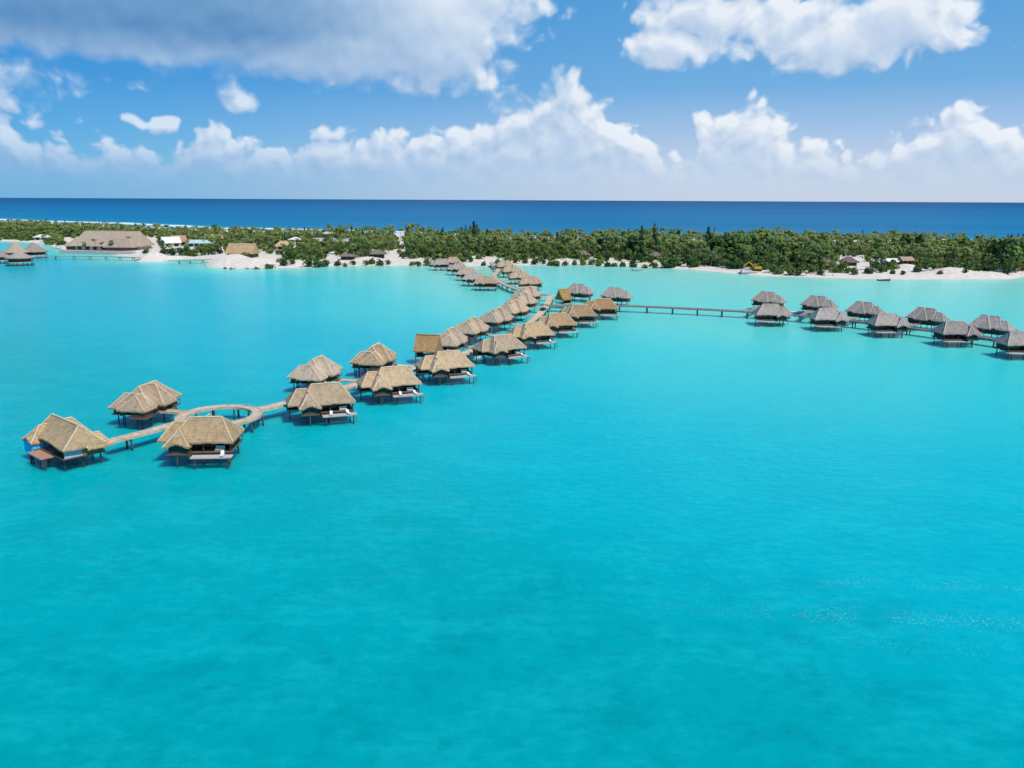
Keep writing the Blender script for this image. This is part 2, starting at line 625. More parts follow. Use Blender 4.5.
def shore_dist(X, Y):
    """distance to the lagoon shore polyline (numpy arrays)"""
    d = np.full(X.shape, 1e9)
    for i in range(len(lx) - 1):
        ax, ay, bx, by = lx[i], ly[i], lx[i + 1], ly[i + 1]
        vx, vy = bx - ax, by - ay
        t = np.clip(((X - ax) * vx + (Y - ay) * vy) / (vx * vx + vy * vy), 0, 1)
        d = np.minimum(d, np.hypot(X - ax - t * vx, Y - ay - t * vy))
    return d


def grid_mesh(name, X, Y, Z, m, attrs):
    nr, nc = X.shape
    me = bpy.data.meshes.new(name)
    co = np.stack([X, Y, Z], -1).reshape(-1, 3).astype(np.float32)
    idx = np.arange(nr * nc).reshape(nr, nc)
    q = np.stack([idx[:-1, :-1], idx[:-1, 1:], idx[1:, 1:], idx[1:, :-1]], -1).reshape(-1, 4).astype(np.int32)
    me.vertices.add(len(co))
    me.vertices.foreach_set('co', co.ravel())
    me.loops.add(q.size)
    me.loops.foreach_set('vertex_index', q.ravel())
    me.polygons.add(len(q))
    me.polygons.foreach_set('loop_start', np.arange(0, q.size, 4, dtype=np.int32))
    me.polygons.foreach_set('use_smooth', np.ones(len(q), dtype=bool))
    me.update(calc_edges=True)
    for k, v in attrs.items():
        a = me.attributes.new(k, 'FLOAT', 'POINT')
        a.data.foreach_set('value', v.ravel().astype(np.float32))
    me.materials.append(m)
    o = bpy.data.objects.new(name, me)
    COL.objects.link(o)
    return o


def water_bump(t, b, scales, strength, dist=0.3):
    geo = t.node('ShaderNodeNewGeometry')
    h = None
    for sc, w, st in scales:
        n = t.noise(t.vmath('MULTIPLY', geo.outputs['Position'], st).outputs[0], sc, 3, 0.55)
        v = t.math('MULTIPLY', n.outputs[0], w)
        h = v if h is None else t.math('ADD', h, v)
    bn = t.node('ShaderNodeBump')
    bn.inputs['Strength'].default_value = strength
    bn.inputs['Distance'].default_value = dist
    t.put(bn.inputs['Height'], h)
    t.put(b.inputs['Normal'], bn.outputs[0])
    return geo, h


# lagoon -------------------------------------------------------------
KW = 0.70   # water body reflectance that corresponds to a displayed value of 1


def wc(r, g_, b_):
    q = lin(r, g_, b_)
    return (KW * q[0] * 0.85, KW * q[1] * 1.16, KW * q[2] * 1.0)


m, t, b = mat('lagoon_water')
geo, hh = water_bump(t, b, [(0.55, 1.0, (1, 1.6, 1)), (1.9, 0.35, (1, 1.3, 1)), (0.09, 1.2, (1, 1.6, 1))], 0.35, 0.35)
dep = t.node('ShaderNodeAttribute')
dep.attribute_name = 'depth'
pos = geo.outputs['Position']
n1 = t.noise(pos, 0.012, 5, 0.6)
n2 = t.noise(pos, 0.11, 6, 0.68, dist=0.4)
n3 = t.noise(pos, 0.5, 4, 0.65)
dd = t.math('ADD', dep.outputs['Fac'], t.math('MULTIPLY', t.math('SUBTRACT', n1.outputs[0], 0.5), t.math('MULTIPLY', dep.outputs['Fac'], 0.22)))
c = t.ramp(dd, [(0.0, wc(205, 228, 220)), (0.035, wc(165, 226, 216)), (0.12, wc(126, 219, 215)), (0.28, wc(62, 203, 215)), (0.48, wc(8, 182, 210)),
                (0.66, wc(0, 176, 204)), (0.84, wc(0, 164, 180)), (1.0, wc(0, 152, 163))])
sea = t.node('ShaderNodeAttribute')
sea.attribute_name = 'patch'
pm = t.math('MULTIPLY', t.smooth(n2.outputs[0], 0.46, 0.68), sea.outputs['Fac'])
c = t.mix(t.math('MULTIPLY', pm, 0.30), c, wc(0, 118, 132))
pm2 = t.math('MULTIPLY', t.smooth(n3.outputs[0], 0.50, 0.72), sea.outputs['Fac'])
c = t.mix(t.math('MULTIPLY', pm2, 0.24), c, wc(0, 128, 142))
# ripple glints painted as a lighter colour on the higher waves
c = t.mix(t.smooth(hh, 1.15, 1.60, 0.0, 0.25), c, wc(36, 204, 222))
foam = t.node('ShaderNodeAttribute')
foam.attribute_name = 'foam'
fn = t.noise(pos, 4.5, 4, 0.7)
fn2 = t.noise(pos, 0.25, 3, 0.6)
fm = t.math('MULTIPLY', t.smooth(fn.outputs[0], 0.55, 0.68), t.smooth(fn2.outputs[0], 0.36, 0.56))
fm = t.math('MULTIPLY', fm, foam.outputs['Fac'])
c = t.mix(t.math('MULTIPLY', fm, 0.42), c, (0.62, 0.80, 0.83))
t.put(b.inputs['Base Color'], c)
b.inputs['Roughness'].default_value = 0.16
b.inputs['IOR'].default_value = 1.33
b.inputs['Specular IOR Level'].default_value = 0.03
b.inputs['Subsurface Weight'].default_value = 1.0
b.inputs['Subsurface Radius'].default_value = (0.4, 1.6, 2.0)
b.inputs['Subsurface Scale'].default_value = 3.2
M['lagoon'] = m

u = np.linspace(-1, 1, 360)
xs = np.sinh(u * 3.0) / np.sinh(3.0) * 2400.0
v = np.linspace(0, 1, 420)
gy = (np.exp(v * 3.2) - 1) / (math.exp(3.2) - 1)
X = np.tile(xs, (len(v), 1))
Yb = -140.0
Y = Yb + (y_mid(xs)[None, :] - Yb) * (0.55 * gy[:, None] + 0.45 * v[:, None])
dist = shore_dist(X, Y)
near = np.hypot(X, Y)
depth = np.interp(dist, [0, 5, 25, 90, 190, 245, 300, 355, 400, 450], [0.0, 0.025, 0.06, 0.11, 0.20, 0.34, 0.48, 0.66, 0.88, 1.0])
# the left arm of the lagoon is deeper close to the land
leftdeep = np.clip((-X - 0.25 * Y + 55) / 150.0, 0, 1)
depth = np.maximum(depth, np.minimum(depth * 1.0 + 0.52 * leftdeep * np.clip(dist / 60, 0, 1), 0.80))
patch = 0.05 + np.interp(Y, [45, 65, 85, 110], [1.0, 0.75, 0.3, 0.0])


def band(p0, p1, w):
    a, b2 = at(*p0), at(*p1)
    vx, vy = b2.x - a.x, b2.y - a.y
    t_ = np.clip(((X - a.x) * vx + (Y - a.y) * vy) / (vx * vx + vy * vy), 0, 1)
    dq = np.hypot(X - a.x - t_ * vx, Y - a.y - t_ * vy)
    return np.clip(1 - dq / w, 0, 1) ** 1.3 * np.clip(t_ * 2.2, 0.15, 1)


foam_a = np.maximum.reduce([band((720, 577), (1060, 589), 1.7), band((640, 606), (1060, 624), 2.2) * 1.1, band((760, 640), (1000, 650), 3) * 0.35,
                            np.full(X.shape, 0.012)])
lag = grid_mesh('lagoon_water', X, Y, np.zeros_like(X), M['lagoon'], {'depth': depth, 'patch': np.clip(patch, 0, 1), 'foam': foam_a})
tag(lag, 'turquoise lagoon water, pale near the beach', 'water', kind='structure')

# ocean --------------------------------------------------------------
m, t, b = mat('ocean_water')
geo, hh = water_bump(t, b, [(0.05, 1.0, (1, 1.8, 1)), (0.35, 0.3, (1, 1.4, 1))], 0.6, 1.0)
pos = geo.outputs['Position']
od = t.node('ShaderNodeAttribute')
od.attribute_name = 'offshore'
n1 = t.noise(t.vmath('MULTIPLY', pos, (0.35, 1, 1)).outputs[0], 0.0011, 5, 0.62)
n2 = t.noise(t.vmath('MULTIPLY', pos, (0.5, 1, 1)).outputs[0], 0.02, 4, 0.65)
c = t.ramp(od.outputs['Fac'], [(0.0, wc(30, 160, 200)), (0.12, wc(12, 134, 190)), (0.35, wc(2, 122, 184)), (0.65, wc(0, 106, 168)), (1.0, wc(0, 82, 140))])
c = t.mix(t.smooth(n1.outputs[0], 0.40, 0.66, 0.0, 0.5), c, wc(0, 92, 154))
c = t.mix(t.smooth(n2.outputs[0], 0.5, 0.75, 0.0, 0.25), c, wc(40, 138, 196))
t.put(b.inputs['Base Color'], c)
b.inputs['Roughness'].default_value = 0.45
b.inputs['Specular IOR Level'].default_value = 0.03
M['ocean'] = m
u = np.linspace(-1, 1, 121)
xs = np.sinh(u * 5.0) / np.sinh(5.0) * 90000.0
v = np.linspace(0, 1, 220)
gy = (np.exp(v * 8) - 1) / (math.exp(8) - 1)
X2 = np.tile(xs, (len(v), 1))
Y2 = y_mid(xs)[None, :] + (90000.0 - y_mid(xs)[None, :]) * gy[:, None]
off = Y2 - y_oce(X2)
offs = np.interp(off, [0, 60, 300, 1200, 5000, 20000], [0, 0.05, 0.2, 0.42, 0.8, 1.0])
oc = grid_mesh('ocean_water', X2, Y2, np.full_like(X2, -0.05), M['ocean'], {'offshore': offs})
tag(oc, 'deep blue open ocean beyond the island', 'water', kind='structure')

# surf on the outer reef -----------------------------------------------
m, t, b = mat('surf')
pos = t.node('ShaderNodeNewGeometry').outputs['Position']
ed = t.node('ShaderNodeAttribute')
ed.attribute_name = 'edge'
n1 = t.noise(t.vmath('MULTIPLY', pos, (0.4, 1, 1)).outputs[0], 0.035, 5, 0.7)
fa = t.smooth(t.math('ADD', ed.outputs['Fac'], t.math('MULTIPLY', t.math('SUBTRACT', n1.outputs[0], 0.5), 2.6)), 0.30, 0.75)
c = t.mix(fa, wc(60, 160, 190), (0.80, 0.82, 0.82))
t.put(b.inputs['Base Color'], c)
b.inputs['Roughness'].default_value = 0.8
xs = np.linspace(-1300, 900, 300)
vv = np.linspace(0, 1, 10)
X3 = np.tile(xs, (len(vv), 1))
wid = np.interp(xs, [-1300, -800, -450, -250, -100, 100, 900], [70, 60, 95, 80, 50, 36, 34])
wob = np.array([14 * wnoise(x * 0.006, 3.1) + 8 * wnoise(x * 0.02, 1.1) for x in xs])
Y3 = y_oce(xs)[None, :] + 16 + wob[None, :] + vv[:, None] * wid[None, :]
ed_ = np.tile((1 - np.abs(vv * 2 - 1))[:, None], (1, len(xs)))
sf = grid_mesh('surf_water', X3, Y3, np.full_like(X3, 0.05), m, {'edge': ed_})
tag(sf, 'white surf line breaking along the outer reef', 'water', kind='structure')

# island -----------------------------------------------------------------
m, t, b = mat('sand_ground')
pos = t.node('ShaderNodeNewGeometry').outputs['Position']
inn = t.node('ShaderNodeAttribute')
inn.attribute_name = 'inland'
n1 = t.noise(pos, 0.05, 5, 0.65)
n2 = t.noise(pos, 0.4, 4, 0.6)
sand = t.ramp(n2.outputs[0], [(0.3, (0.58, 0.50, 0.42)), (0.7, (0.76, 0.69, 0.60))])
soil = t.ramp(n2.outputs[0], [(0.3, (0.10, 0.10, 0.05)), (0.7, (0.20, 0.17, 0.10))])
k = t.smooth(t.math('ADD', inn.outputs['Fac'], t.math('MULTIPLY', t.math('SUBTRACT', n1.outputs[0], 0.5), 0.5)), 0.4, 0.6)
t.put(b.inputs['Base Color'], t.mix(k, sand, soil))
b.inputs['Roughness'].default_value = 0.95
b.inputs['Specular IOR Level'].default_value = 0.1
M['sand'] = m
xs = np.concatenate([np.linspace(-2300, -560, 60), np.linspace(-550, 420, 420), np.linspace(430, 2300, 60)])
vv = np.concatenate([np.linspace(0, 0.16, 40), np.linspace(0.17, 0.9, 50), np.linspace(0.91, 1, 12)])
X4 = np.tile(xs, (len(vv), 1))
yl, yo = y_lag(xs) - 7.0, y_oce(xs) + 14.0
Y4 = yl[None, :] + (yo - yl)[None, :] * vv[:, None]

MOUNDS = []   # px x, px y of the foot, radius m, height m
for px, py, r_, h_ in [(153, 260, 10, 4.0), (214, 264.8, 8, 1.8), (229, 265.3, 10, 3.4), (240, 264.5, 8, 2.6), (252, 265.8, 12, 2.4), (268, 265.5, 10, 1.4),
                       (945, 275.5, 8, 2.6), (962, 276, 8, 1.8), (993, 277, 11, 1.6), (300, 265, 14, 1.5), (370, 262, 10, 1.8), (475, 262, 9, 2.0), (905, 272, 11, 2.6)]:
    p = at(px, py)
    MOUNDS.append((p.x, p.y, r_, h_))


def ground_z(x, y):
    x = np.asarray(x, float)
    y = np.asarray(y, float)
    dl = y - y_lag(x)
    do = y_oce(x) - y
    d_ = np.minimum(dl, do)
    z = np.where(d_ < 0, d_ * 0.12, np.interp(d_, [0, 10, 30, 80, 200], [0, 0.9, 1.7, 2.2, 2.6]))
    for mx, my, mr, mh in MOUNDS:
        z = z + mh * np.exp(-((x - mx) ** 2 + (y - my) ** 2) / (mr * mr) * 1.6)
    return z


Z4 = ground_z(X4, Y4)
Z4 += np.array([[0.35 * wnoise(x * 0.08, y * 0.08) + 0.3 * wnoise(x * 0.3, y * 0.3) for x, y in zip(rx, ry)] for rx, ry in zip(X4, Y4)]) * (Z4 > 0.6)
inl = np.clip((Y4 - y_lag(X4) - 12) / 60, 0, 1) * np.clip((y_oce(X4) - Y4 - 70) / 50, 0, 1)
# clearings: px rectangles where bare sand shows
CLEAR = [(60, 238, 160, 262), (135, 249, 232, 263), (215, 252, 285, 270), (280, 246, 300, 252), (318, 242, 340, 246), (395, 229, 406, 262),
         (372, 252, 398, 262), (470, 257, 500, 268), (778, 237, 802, 242), (835, 258, 880, 276), (896, 267, 985, 275), (326, 255, 352, 264)]


def topx(x, y, z=0.0):
    p = CAM_M.inverted() @ Vector((x, y, z - CAM_Z))
    return W / 2 + p.x / -p.z * FPX, H / 2 - p.y / -p.z * FPX


INV = np.array(CAM_M.inverted())


def topx_np(x, y, z=0.0):
    v = np.stack([x, y, np.zeros_like(x) + z - CAM_Z], -1) @ INV.T
    return W / 2 - v[..., 0] / v[..., 2] * FPX, H / 2 + v[..., 1] / v[..., 2] * FPX


PX, PY = topx_np(X4, Y4)
for x0, y0, x1, y1 in CLEAR:
    inl = np.where((PX > x0) & (PX < x1) & (PY > y0) & (PY < y1), inl * 0.1, inl)
isl = grid_mesh('island_ground', X4, Y4, Z4, M['sand'], {'inland': inl})
tag(isl, 'low sandy island ground with a white beach', 'ground', kind='structure')

# ------------------------------------------------------------------ roofs
def hip(mb, cap, x0, x1, y0, y1, ze, ra, rb, zr, th=0.32, n=7, k=10, rough=0.2, sag=0.0, rcap=0.15, hips=True, eyebrow=None, seed=0.0):
    """thatched hip/gable roof; ra, rb are the ends (x, y) of the ridge"""
    A, B, C_, D = (x0, y0), (x1, y0), (x1, y1), (x0, y1)
    alongx = abs(rb[0] - ra[0]) >= abs(rb[1] - ra[1])
    if alongx:
        faces = [(A, B, ra, rb), (B, C_, rb, rb), (C_, D, rb, ra), (D, A, ra, ra)]
    else:
        faces = [(A, B, ra, ra), (B, C_, ra, rb), (C_, D, rb, rb), (D, A, rb, ra)]
    for q, (e0, e1, r0, r1) in enumerate(faces):
        top, bot = [], []
        for i in range(n + 1):
            v_ = i / n
            for j in range(k + 1):
                u_ = j / k
                ex, ey = e0[0] + (e1[0] - e0[0]) * u_, e0[1] + (e1[1] - e0[1]) * u_
                rx, ry = r0[0] + (r1[0] - r0[0]) * u_, r0[1] + (r1[1] - r0[1]) * u_
                x = ex + (rx - ex) * v_
                y = ey + (ry - ey) * v_
                z = ze + (zr - ze) * v_ - sag * math.sin(math.pi * v_)
                if eyebrow and q == eyebrow[0]:
                    z += eyebrow[1] * math.sin(math.pi * u_) ** 2 * (1 - v_) ** 2
                if 0 < i < n:
                    z += rough * wnoise(x * 1.3 + seed, y * 1.3, z)
                elif i == 0:
                    z += rough * 1.2 * wnoise(x * 1.6 + seed, y * 1.6, 5.0)
                top.append((x, y, z))
                # underside: thinner towards the ridge
                bot.append((x * 1.0, y, z - th * (1.0 if i == 0 else 0.9)))
        fs = []
        m_ = k + 1
        N = len(top)
        for i in range(n):
            for j in range(k):
                a = i * m_ + j
                fs.append((a, a + 1, a + m_ + 1, a + m_))
                fs.append((N + a, N + a + m_, N + a + m_ + 1, N + a + 1))
        for j in range(k):
            fs.append((j, N + j, N + j + 1, j + 1))
        mb.add(top + bot, fs)
    if cap is not None:
        ra3, rb3 = (ra[0], ra[1], zr + 0.03), (rb[0], rb[1], zr + 0.03)
        if (Vector(ra3) - Vector(rb3)).length > 0.3:
            cap.tube([ra3, rb3], rcap * 1.25, 6)
        if hips:
            ends = [(A, ra3), (D, ra3), (B, rb3), (C_, rb3)] if alongx else [(A, ra3), (B, ra3), (C_, rb3), (D, rb3)]
            for e_, r_ in ends:
                p0, p1 = Vector((e_[0], e_[1], ze + 0.02)), Vector(r_)
                cap.tube([p0.lerp(p1, 0.02), p0.lerp(p1, 0.35) - Vector((0, 0, sag * 0.9)), p0.lerp(p1, 0.7) - Vector((0, 0, sag * 0.8)), p1], rcap, 6)


FLOOR = 2.5
HS = 0.72
LIFT = 0.4


def make_hut(sx, sy, roofm, capm, long_=False):
    """bungalow on stilts; before mirroring -y looks over the lagoon, +y is the jetty side"""
    root = empty('overwater_bungalow')

    def put(mb, name, m, parent=None):
        if name != 'stilt':
            mb.v = [(p_[0], p_[1], p_[2] + LIFT) for p_ in mb.v]
        return mb.mirror(sx, sy).build(name, m, parent or root)
    r, c = MB(), MB()
    if long_:
        hip(r, c, -7.0, 10.6, -4.3, 4.3, 4.4, (-5.0, 0), (8.6, 0), 8.7, sag=0.12, eyebrow=(0, 0.7))
    else:
        hip(r, c, -6.1, 6.3, -4.6, 4.6, 4.5, (-3.2, 0), (3.2, 0), 8.45, sag=0.12, eyebrow=(0, 0.12))
    # sleeping bay on the lagoon side, lower eave that lifts over its opening
    hip(r, c, -6.8, -1.7, -6.0, 0.6, 3.95, (-4.2, -3.1), (-4.2, 0.4), 7.0, sag=0.10, eyebrow=(0, 0.8), seed=3, rcap=0.13)
    # entrance wing and entrance dormer on the jetty side
    hip(r, c, -9.0, -4.2, -2.2, 4.9, 4.15, (-6.6, 1.3), (-4.2, 1.3), 7.2, sag=0.06, seed=6, rcap=0.12)
    hip(r, c, -2.6, 2.6, 0.0, 5.6, 4.15, (0.2, 0.05), (0.2, 2.0), 8.47, sag=0.05, seed=9, rcap=0.13)
    roof = put(r, 'thatched_roof', roofm)
    put(c, 'ridge_cap', capm, roof)
    # floor
    d = MB()
    d.box(-5.9, 10.0 if long_ else 5.9, -4.3, 4.3, FLOOR - 0.22, FLOOR)
    d.box(-6.4, -2.0, -5.5, -4.302, FLOOR - 0.22, FLOOR)
    d.box(-9.0, -5.902, 1.0, 4.8, FLOOR - 0.22, FLOOR)
    d.box(-0.8, 1.6, 4.302, 6.4, FLOOR - 0.22, FLOOR)
    put(d, 'floor_deck', M['wood_floor'])
    bm_ = MB()
    for y in (-3.6, 0, 3.6):
        bm_.box(-5.8, 5.8, y - 0.14, y + 0.14, FLOOR - 0.55, FLOOR - 0.222)
    put(bm_, 'floor_beam', M['wood_dark'])
    # walls: closed room, open terrace on the lagoon side
    w = MB()
    if long_:
        w.box(5.302, 9.6, 3.65, 3.8, FLOOR, 5.0)
        w.box(9.45, 9.6, -3.2, 3.648, FLOOR, 5.0)
    w.box(-5.3, 5.3, 3.65, 3.8, FLOOR, 5.0)
    w.box(-5.3, -5.15, -2.0, 3.65, FLOOR, 5.0)
    w.box(5.15, 5.3, -2.0, 3.65, FLOOR, 5.0)
    w.box(-5.15, 5.15, -2.1, -1.96, 4.3, 5.6)
    for x in (-5.1, -1.6, 1.5, 5.1):
        w.box(x - 0.14, x + 0.14, -2.14, -1.94, FLOOR, 4.3)
    w.box(-5.9, -5.75, -5.2, -2.1, FLOOR, 4.3)
    w.box(-2.4, -2.25, -5.2, -2.1, FLOOR, 4.3)
    w.box(-5.75, -2.4, -5.2, -5.08, FLOOR, FLOOR + 0.5)
    w.box(-8.7, -5.4, 4.4, 4.55, FLOOR, 4.3)
    w.box(-8.7, -8.55, 1.3, 4.4, FLOOR, 4.3)
    wall = put(w, 'wall', M['wood_wall'])
    for x0, x1 in ((-1.44, 1.34), (1.66, 4.94), (-2.2, -1.76)):
        g_ = MB().box(x0, x1, -2.06, -2.0, FLOOR + 0.02, 4.29)
        put(g_, 'window', M['glass'], wall)
    g_ = MB().box(-5.72, -2.43, -5.16, -5.11, FLOOR + 0.51, 4.2)
    put(g_, 'window', M['glass'], wall)
    g_ = MB().box(5.303, 5.33, -1.0, 2.2, FLOOR + 0.7, 4.1)
    put(g_, 'window', M['glass'], wall)
    g_ = MB().box(-0.2, 1.0, 3.803, 3.86, FLOOR + 0.02, 4.1)
    door = put(g_, 'door', M['wood_warm'], wall)
    for x in (0.4, 5.6):
        put(MB().tube([(x, -4.05, FLOOR), (x, -4.05, 4.75)], 0.13, 6), 'veranda_post', M['wood_dark'])
    if not long_:
        # lower sun deck
        s = MB()
        s.box(-1.6, 6.2, -6.4, -4.5, 1.75, 1.95)
        for i in range(12):
            s.box(-1.6 + i * 0.655, -1.6 + i * 0.655 + 0.6, -6.4, -4.5, 1.953, 1.99)
        sdk = put(s, 'sun_deck', M['deck_pale'])
        st = MB()
        st.bar((5.6, -6.45, 1.95), (5.6, -6.9, 0.1), 0.08)
        st.bar((6.1, -6.45, 1.95), (6.1, -6.9, 0.1), 0.08)
        for i in range(4):
            y, z = -6.5 - i * 0.1, 1.6 - i * 0.4
            st.bar((5.6, y, z), (6.1, y, z), 0.07)
        put(st, 'ladder', M['wood_dark'], sdk)
        scr = MB().box(-2.0, -1.75, -6.3, -4.5, 1.95, 3.0)
        put(scr, 'privacy_screen', M['wood_dark'])
    rl = MB()
    for x in (1.7, 5.8):
        rl.box(x - 0.05, x + 0.05, 4.2, 4.3, FLOOR, FLOOR + 1.0)
    rl.bar((1.7, 4.25, FLOOR + 1.0), (5.85, 4.25, FLOOR + 1.0), 0.09)
    rl.bar((5.82, -4.2, FLOOR + 0.95), (5.82, 4.25, FLOOR + 0.95), 0.09)
    put(rl, 'railing', M['wood_dark'])
    rl = MB()
    for x in (-5.8, -2.0):
        rl.box(x - 0.05, x + 0.05, 4.2, 4.3, FLOOR, FLOOR + 1.0)
    rl.bar((-5.85, 4.25, FLOOR + 1.0), (-0.8, 4.25, FLOOR + 1.0), 0.09)
    put(rl, 'railing', M['wood_dark'])
    for x in (-5.0, 0.0, 5.0):
        for y in (-3.5, 3.5):
            put(MB().tube([(x, y, -1.2), (x, y, FLOOR - 0.3 + LIFT)], 0.145, 8), 'stilt', M['pile'])
    for x, y in ((-0.9, -6.1), (5.4, -6.1), (-4.4, -5.2), (-8.3, 2.8)):
        put(MB().tube([(x, y, -1.2), (x, y, (1.76 if y < -6 else FLOOR - 0.23) + LIFT)], 0.13, 8), 'stilt', M['pile'])
    root['sx'], root['sy'] = sx, sy
    return root


PROTO = {}


def hut(px, py, yaw, kind, look, label, group, s=1.0, pos=None):
    s = s * HS
    """px, py: where the middle of the roof's eaves line stands in the photo"""
    key = (kind, look)
    sx, sy = {'A': (1, 1), 'X': (-1, 1), 'Y': (1, -1)}[kind]
    if key not in PROTO:
        cap_ = {'thatch_tan': 'cap_tan', 'thatch_tan2': 'cap_tan', 'thatch_rose': 'cap_tan', 'thatch_grey': 'cap_grey', 'thatch_brown': 'cap_tan'}[look]
        PROTO[key] = make_hut(sx, sy, M[look], M[cap_], long_=(look == 'thatch_tan2'))
        o = PROTO[key]
    else:
        o = copy_tree(PROTO[key])
    p = at(px, py, 4.9 * s) if pos is None else pos
    o.location = (p.x, p.y, 0)
    o.rotation_euler = (0, 0, R(yaw))
    o.scale = (s, s, s)
    del_keys = [k for k in ('sx', 'sy') if k in o]
    for k in del_keys:
        del o[k]
    tag(o, label, 'bungalow', group)
    Rm = Matrix.Rotation(R(yaw), 3, 'Z')
    q = Rm @ Vector((0.4 * sx, 6.4 * sy, 0)) * s
    SPURS.append((p.x + q.x, p.y + q.y))
    return o, sx, sy


SPURS = []
HUTS = []
G_M = 'tan thatched bungalows along the main jetty'
G_R = 'grey thatched bungalows along the right jetty'
G_S = 'thatched bungalows clustered near the beach'
ORD = ['first', 'second', 'third', 'fourth', 'fifth', 'sixth', 'seventh', 'eighth']
pa, pc = at(30, 433.5, 3.4), at(106, 442, 3.4)
h1y = -40
hc_ = (pa + pc) / 2 - Vector((math.cos(R(h1y)), math.sin(R(h1y)), 0)) * 1.8 * HS
H1 = hut(0, 0, h1y, 'A', 'thatch_tan2', 'thatched bungalow with a blue-lit screen and wooden terrace at the free end of the walkway', G_M, s=0.93, pos=hc_)
H2 = hut(149, 400, 80, 'Y', 'thatch_rose', 'thatched bungalow behind the ring walkway, joined to it by a short spur', G_M)
H3 = hut(207, 436, 4, 'A', 'thatch_tan', 'largest looking thatched bungalow, standing just in front of the ring walkway', G_M)
front = [(326, 399.5, 20), (394, 381.5, 21), (449, 364.5, 22), (503, 347, 32), (534, 333.5, 22), (558, 323.5, 16), (580, 314.5, 8), (603, 307.5, 0)]
FR = []
for i, (x, y, a) in enumerate(front):
    look = 'thatch_tan' if i < 4 else 'thatch_brown' if i > 4 else 'thatch_tan'
    FR.append(hut(x, y, a, 'A', look, 'tan thatched bungalow, %s from the ring in the near row of the main jetty' % ORD[i], G_M))
back = [(318, 371.5, 78), (376, 357.5, 80), (450, 340, 78), (472, 328.5, 70), (497, 318, 64), (514, 309.5, 60), (523, 301.5, 58), (528, 294.5, 55)]
for i, (x, y, a) in enumerate(back):
    hut(x, y, a, 'Y', 'thatch_rose', 'pinkish thatched bungalow, %s from the ring in the far row of the main jetty' % ORD[i], G_M)
hut(578, 291.5, 146, 'A', 'thatch_grey', 'greyish thatched bungalow beside the orange gabled shelter at the jetty junction', G_M).__class__
hut(615, 295.5, 150, 'A', 'thatch_grey', 'greyish thatched bungalow behind the start of the right jetty', G_M)
rb = [(767, 300, 142), (817, 304.5, 140), (863, 311, 138), (925, 317.5, 134), (989, 326, 128)]
rf = [(770, 313.5, -6), (827, 318, -2), (886, 323.5, 0), (954, 332, 0), (1019, 343, -2)]
for i, (x, y, a) in enumerate(rb):
    hut(x, y, a, 'A', 'thatch_grey', 'grey thatched bungalow, %s from the left in the far row of the right jetty' % ORD[i], G_R)
for i, (x, y, a) in enumerate(rf):
    hut(x, y, a, 'X', 'thatch_grey', 'grey thatched bungalow, %s from the left in the near row of the right jetty' % ORD[i], G_R)
n_main = len(SPURS)
sl = [(441, 264, 15), (453, 262, 20), (459, 268.5, 10), (469, 273.5, 5), (476, 278.5, 0), (488, 282.5, -5)]
sr = [(532, 282.5, 10), (520, 276.5, 20), (512, 270.5, 25), (505, 265.5, 30)]
for i, (x, y, a) in enumerate(sl):
    hut(x, y, a, 'A', 'thatch_rose' if i % 2 else 'thatch_grey', 'small thatched bungalow, %s from the beach in the left row near the shore' % ORD[i], G_S, 0.92)
for i, (x, y, a) in enumerate(sr):
    hut(x, y, a, 'Y', 'thatch_rose', 'small thatched bungalow, %s from the bend in the right row near the shore' % ORD[i], G_S, 0.92)

# extra parts of the end bungalow: screens with blue water light in their colour, wooden terrace, bathing platforms, grey and orange side panels
r1 = H1[0]
r1q = r1
r, c = MB(), MB()
hip(r, c, 6.6, 10.9, 0.4, 5.6, 4.3, (8.7, 0.4), (8.7, 3.8), 6.9, sag=0.05, seed=16, rcap=0.13)
c.build('ridge_cap', M['cap_tan'], r.build('porch_roof', M['thatch_tan'], r1))
MB().box(-2.22, -2.1, -5.6, -2.3, 1.7, 4.7).build('screen', M['blue_lit_panel'], r1)['label'] = 'side screen with blue water light in its colour'
MB().box(-6.4, -2.3, -5.75, -5.62, 1.7, 4.5).build('screen', M['blue_lit_panel'], r1)['label'] = 'end screen with blue water light in its colour'
MB().box(-1.9, 5.2, -6.9, -4.32, 2.4, 2.65).build('terrace', M['wood_terrace'], r1)['label'] = 'reddish wooden terrace'
MB().box(-2.0, 3.6, -4.2, -2.2, 2.903, 2.93).build('terrace', M['wood_terrace'], r1)['label'] = 'shaded terrace boards under the eaves'
MB().box(-9.4, -7.4, -3.0, -1.2, 2.3, 2.44).build('bathing_platform', M['jetty_wood'], r1)
MB().box(-9.0, -7.2, -0.8, 0.8, 3.2, 3.34).build('bathing_platform', M['jetty_wood'], r1)
for q in ((-8.4, -2.1, 2.3), (-8.1, 0.0, 3.2)):
    MB().tube([(q[0], q[1], -1), (q[0], q[1], q[2])], 0.16, 8).build('stilt', M['pile'], r1)
for x, y in ((-1.5, -6.4), (4.8, -6.4), (8.8, -3.6), (8.8, 0.0), (8.8, 3.6)):
    MB().tube([(x, y, -1), (x, y, 2.6)], 0.17, 8).build('stilt', M['pile'], r1)
MB().box(9.7, 9.8, -3.9, -0.3, 2.9, 4.5).build('side_panel', M['screen_grey'], r1)['label'] = 'pale grey side panel'
sp = MB()
for k_ in range(5):
    sp.box(9.72, 9.8, -0.2, 4.2, 2.9 + k_ * 0.34, 3.12 + k_ * 0.34)
sp.build('side_panel', M['wood_warm'], r1)['label'] = 'orange slatted side panel'


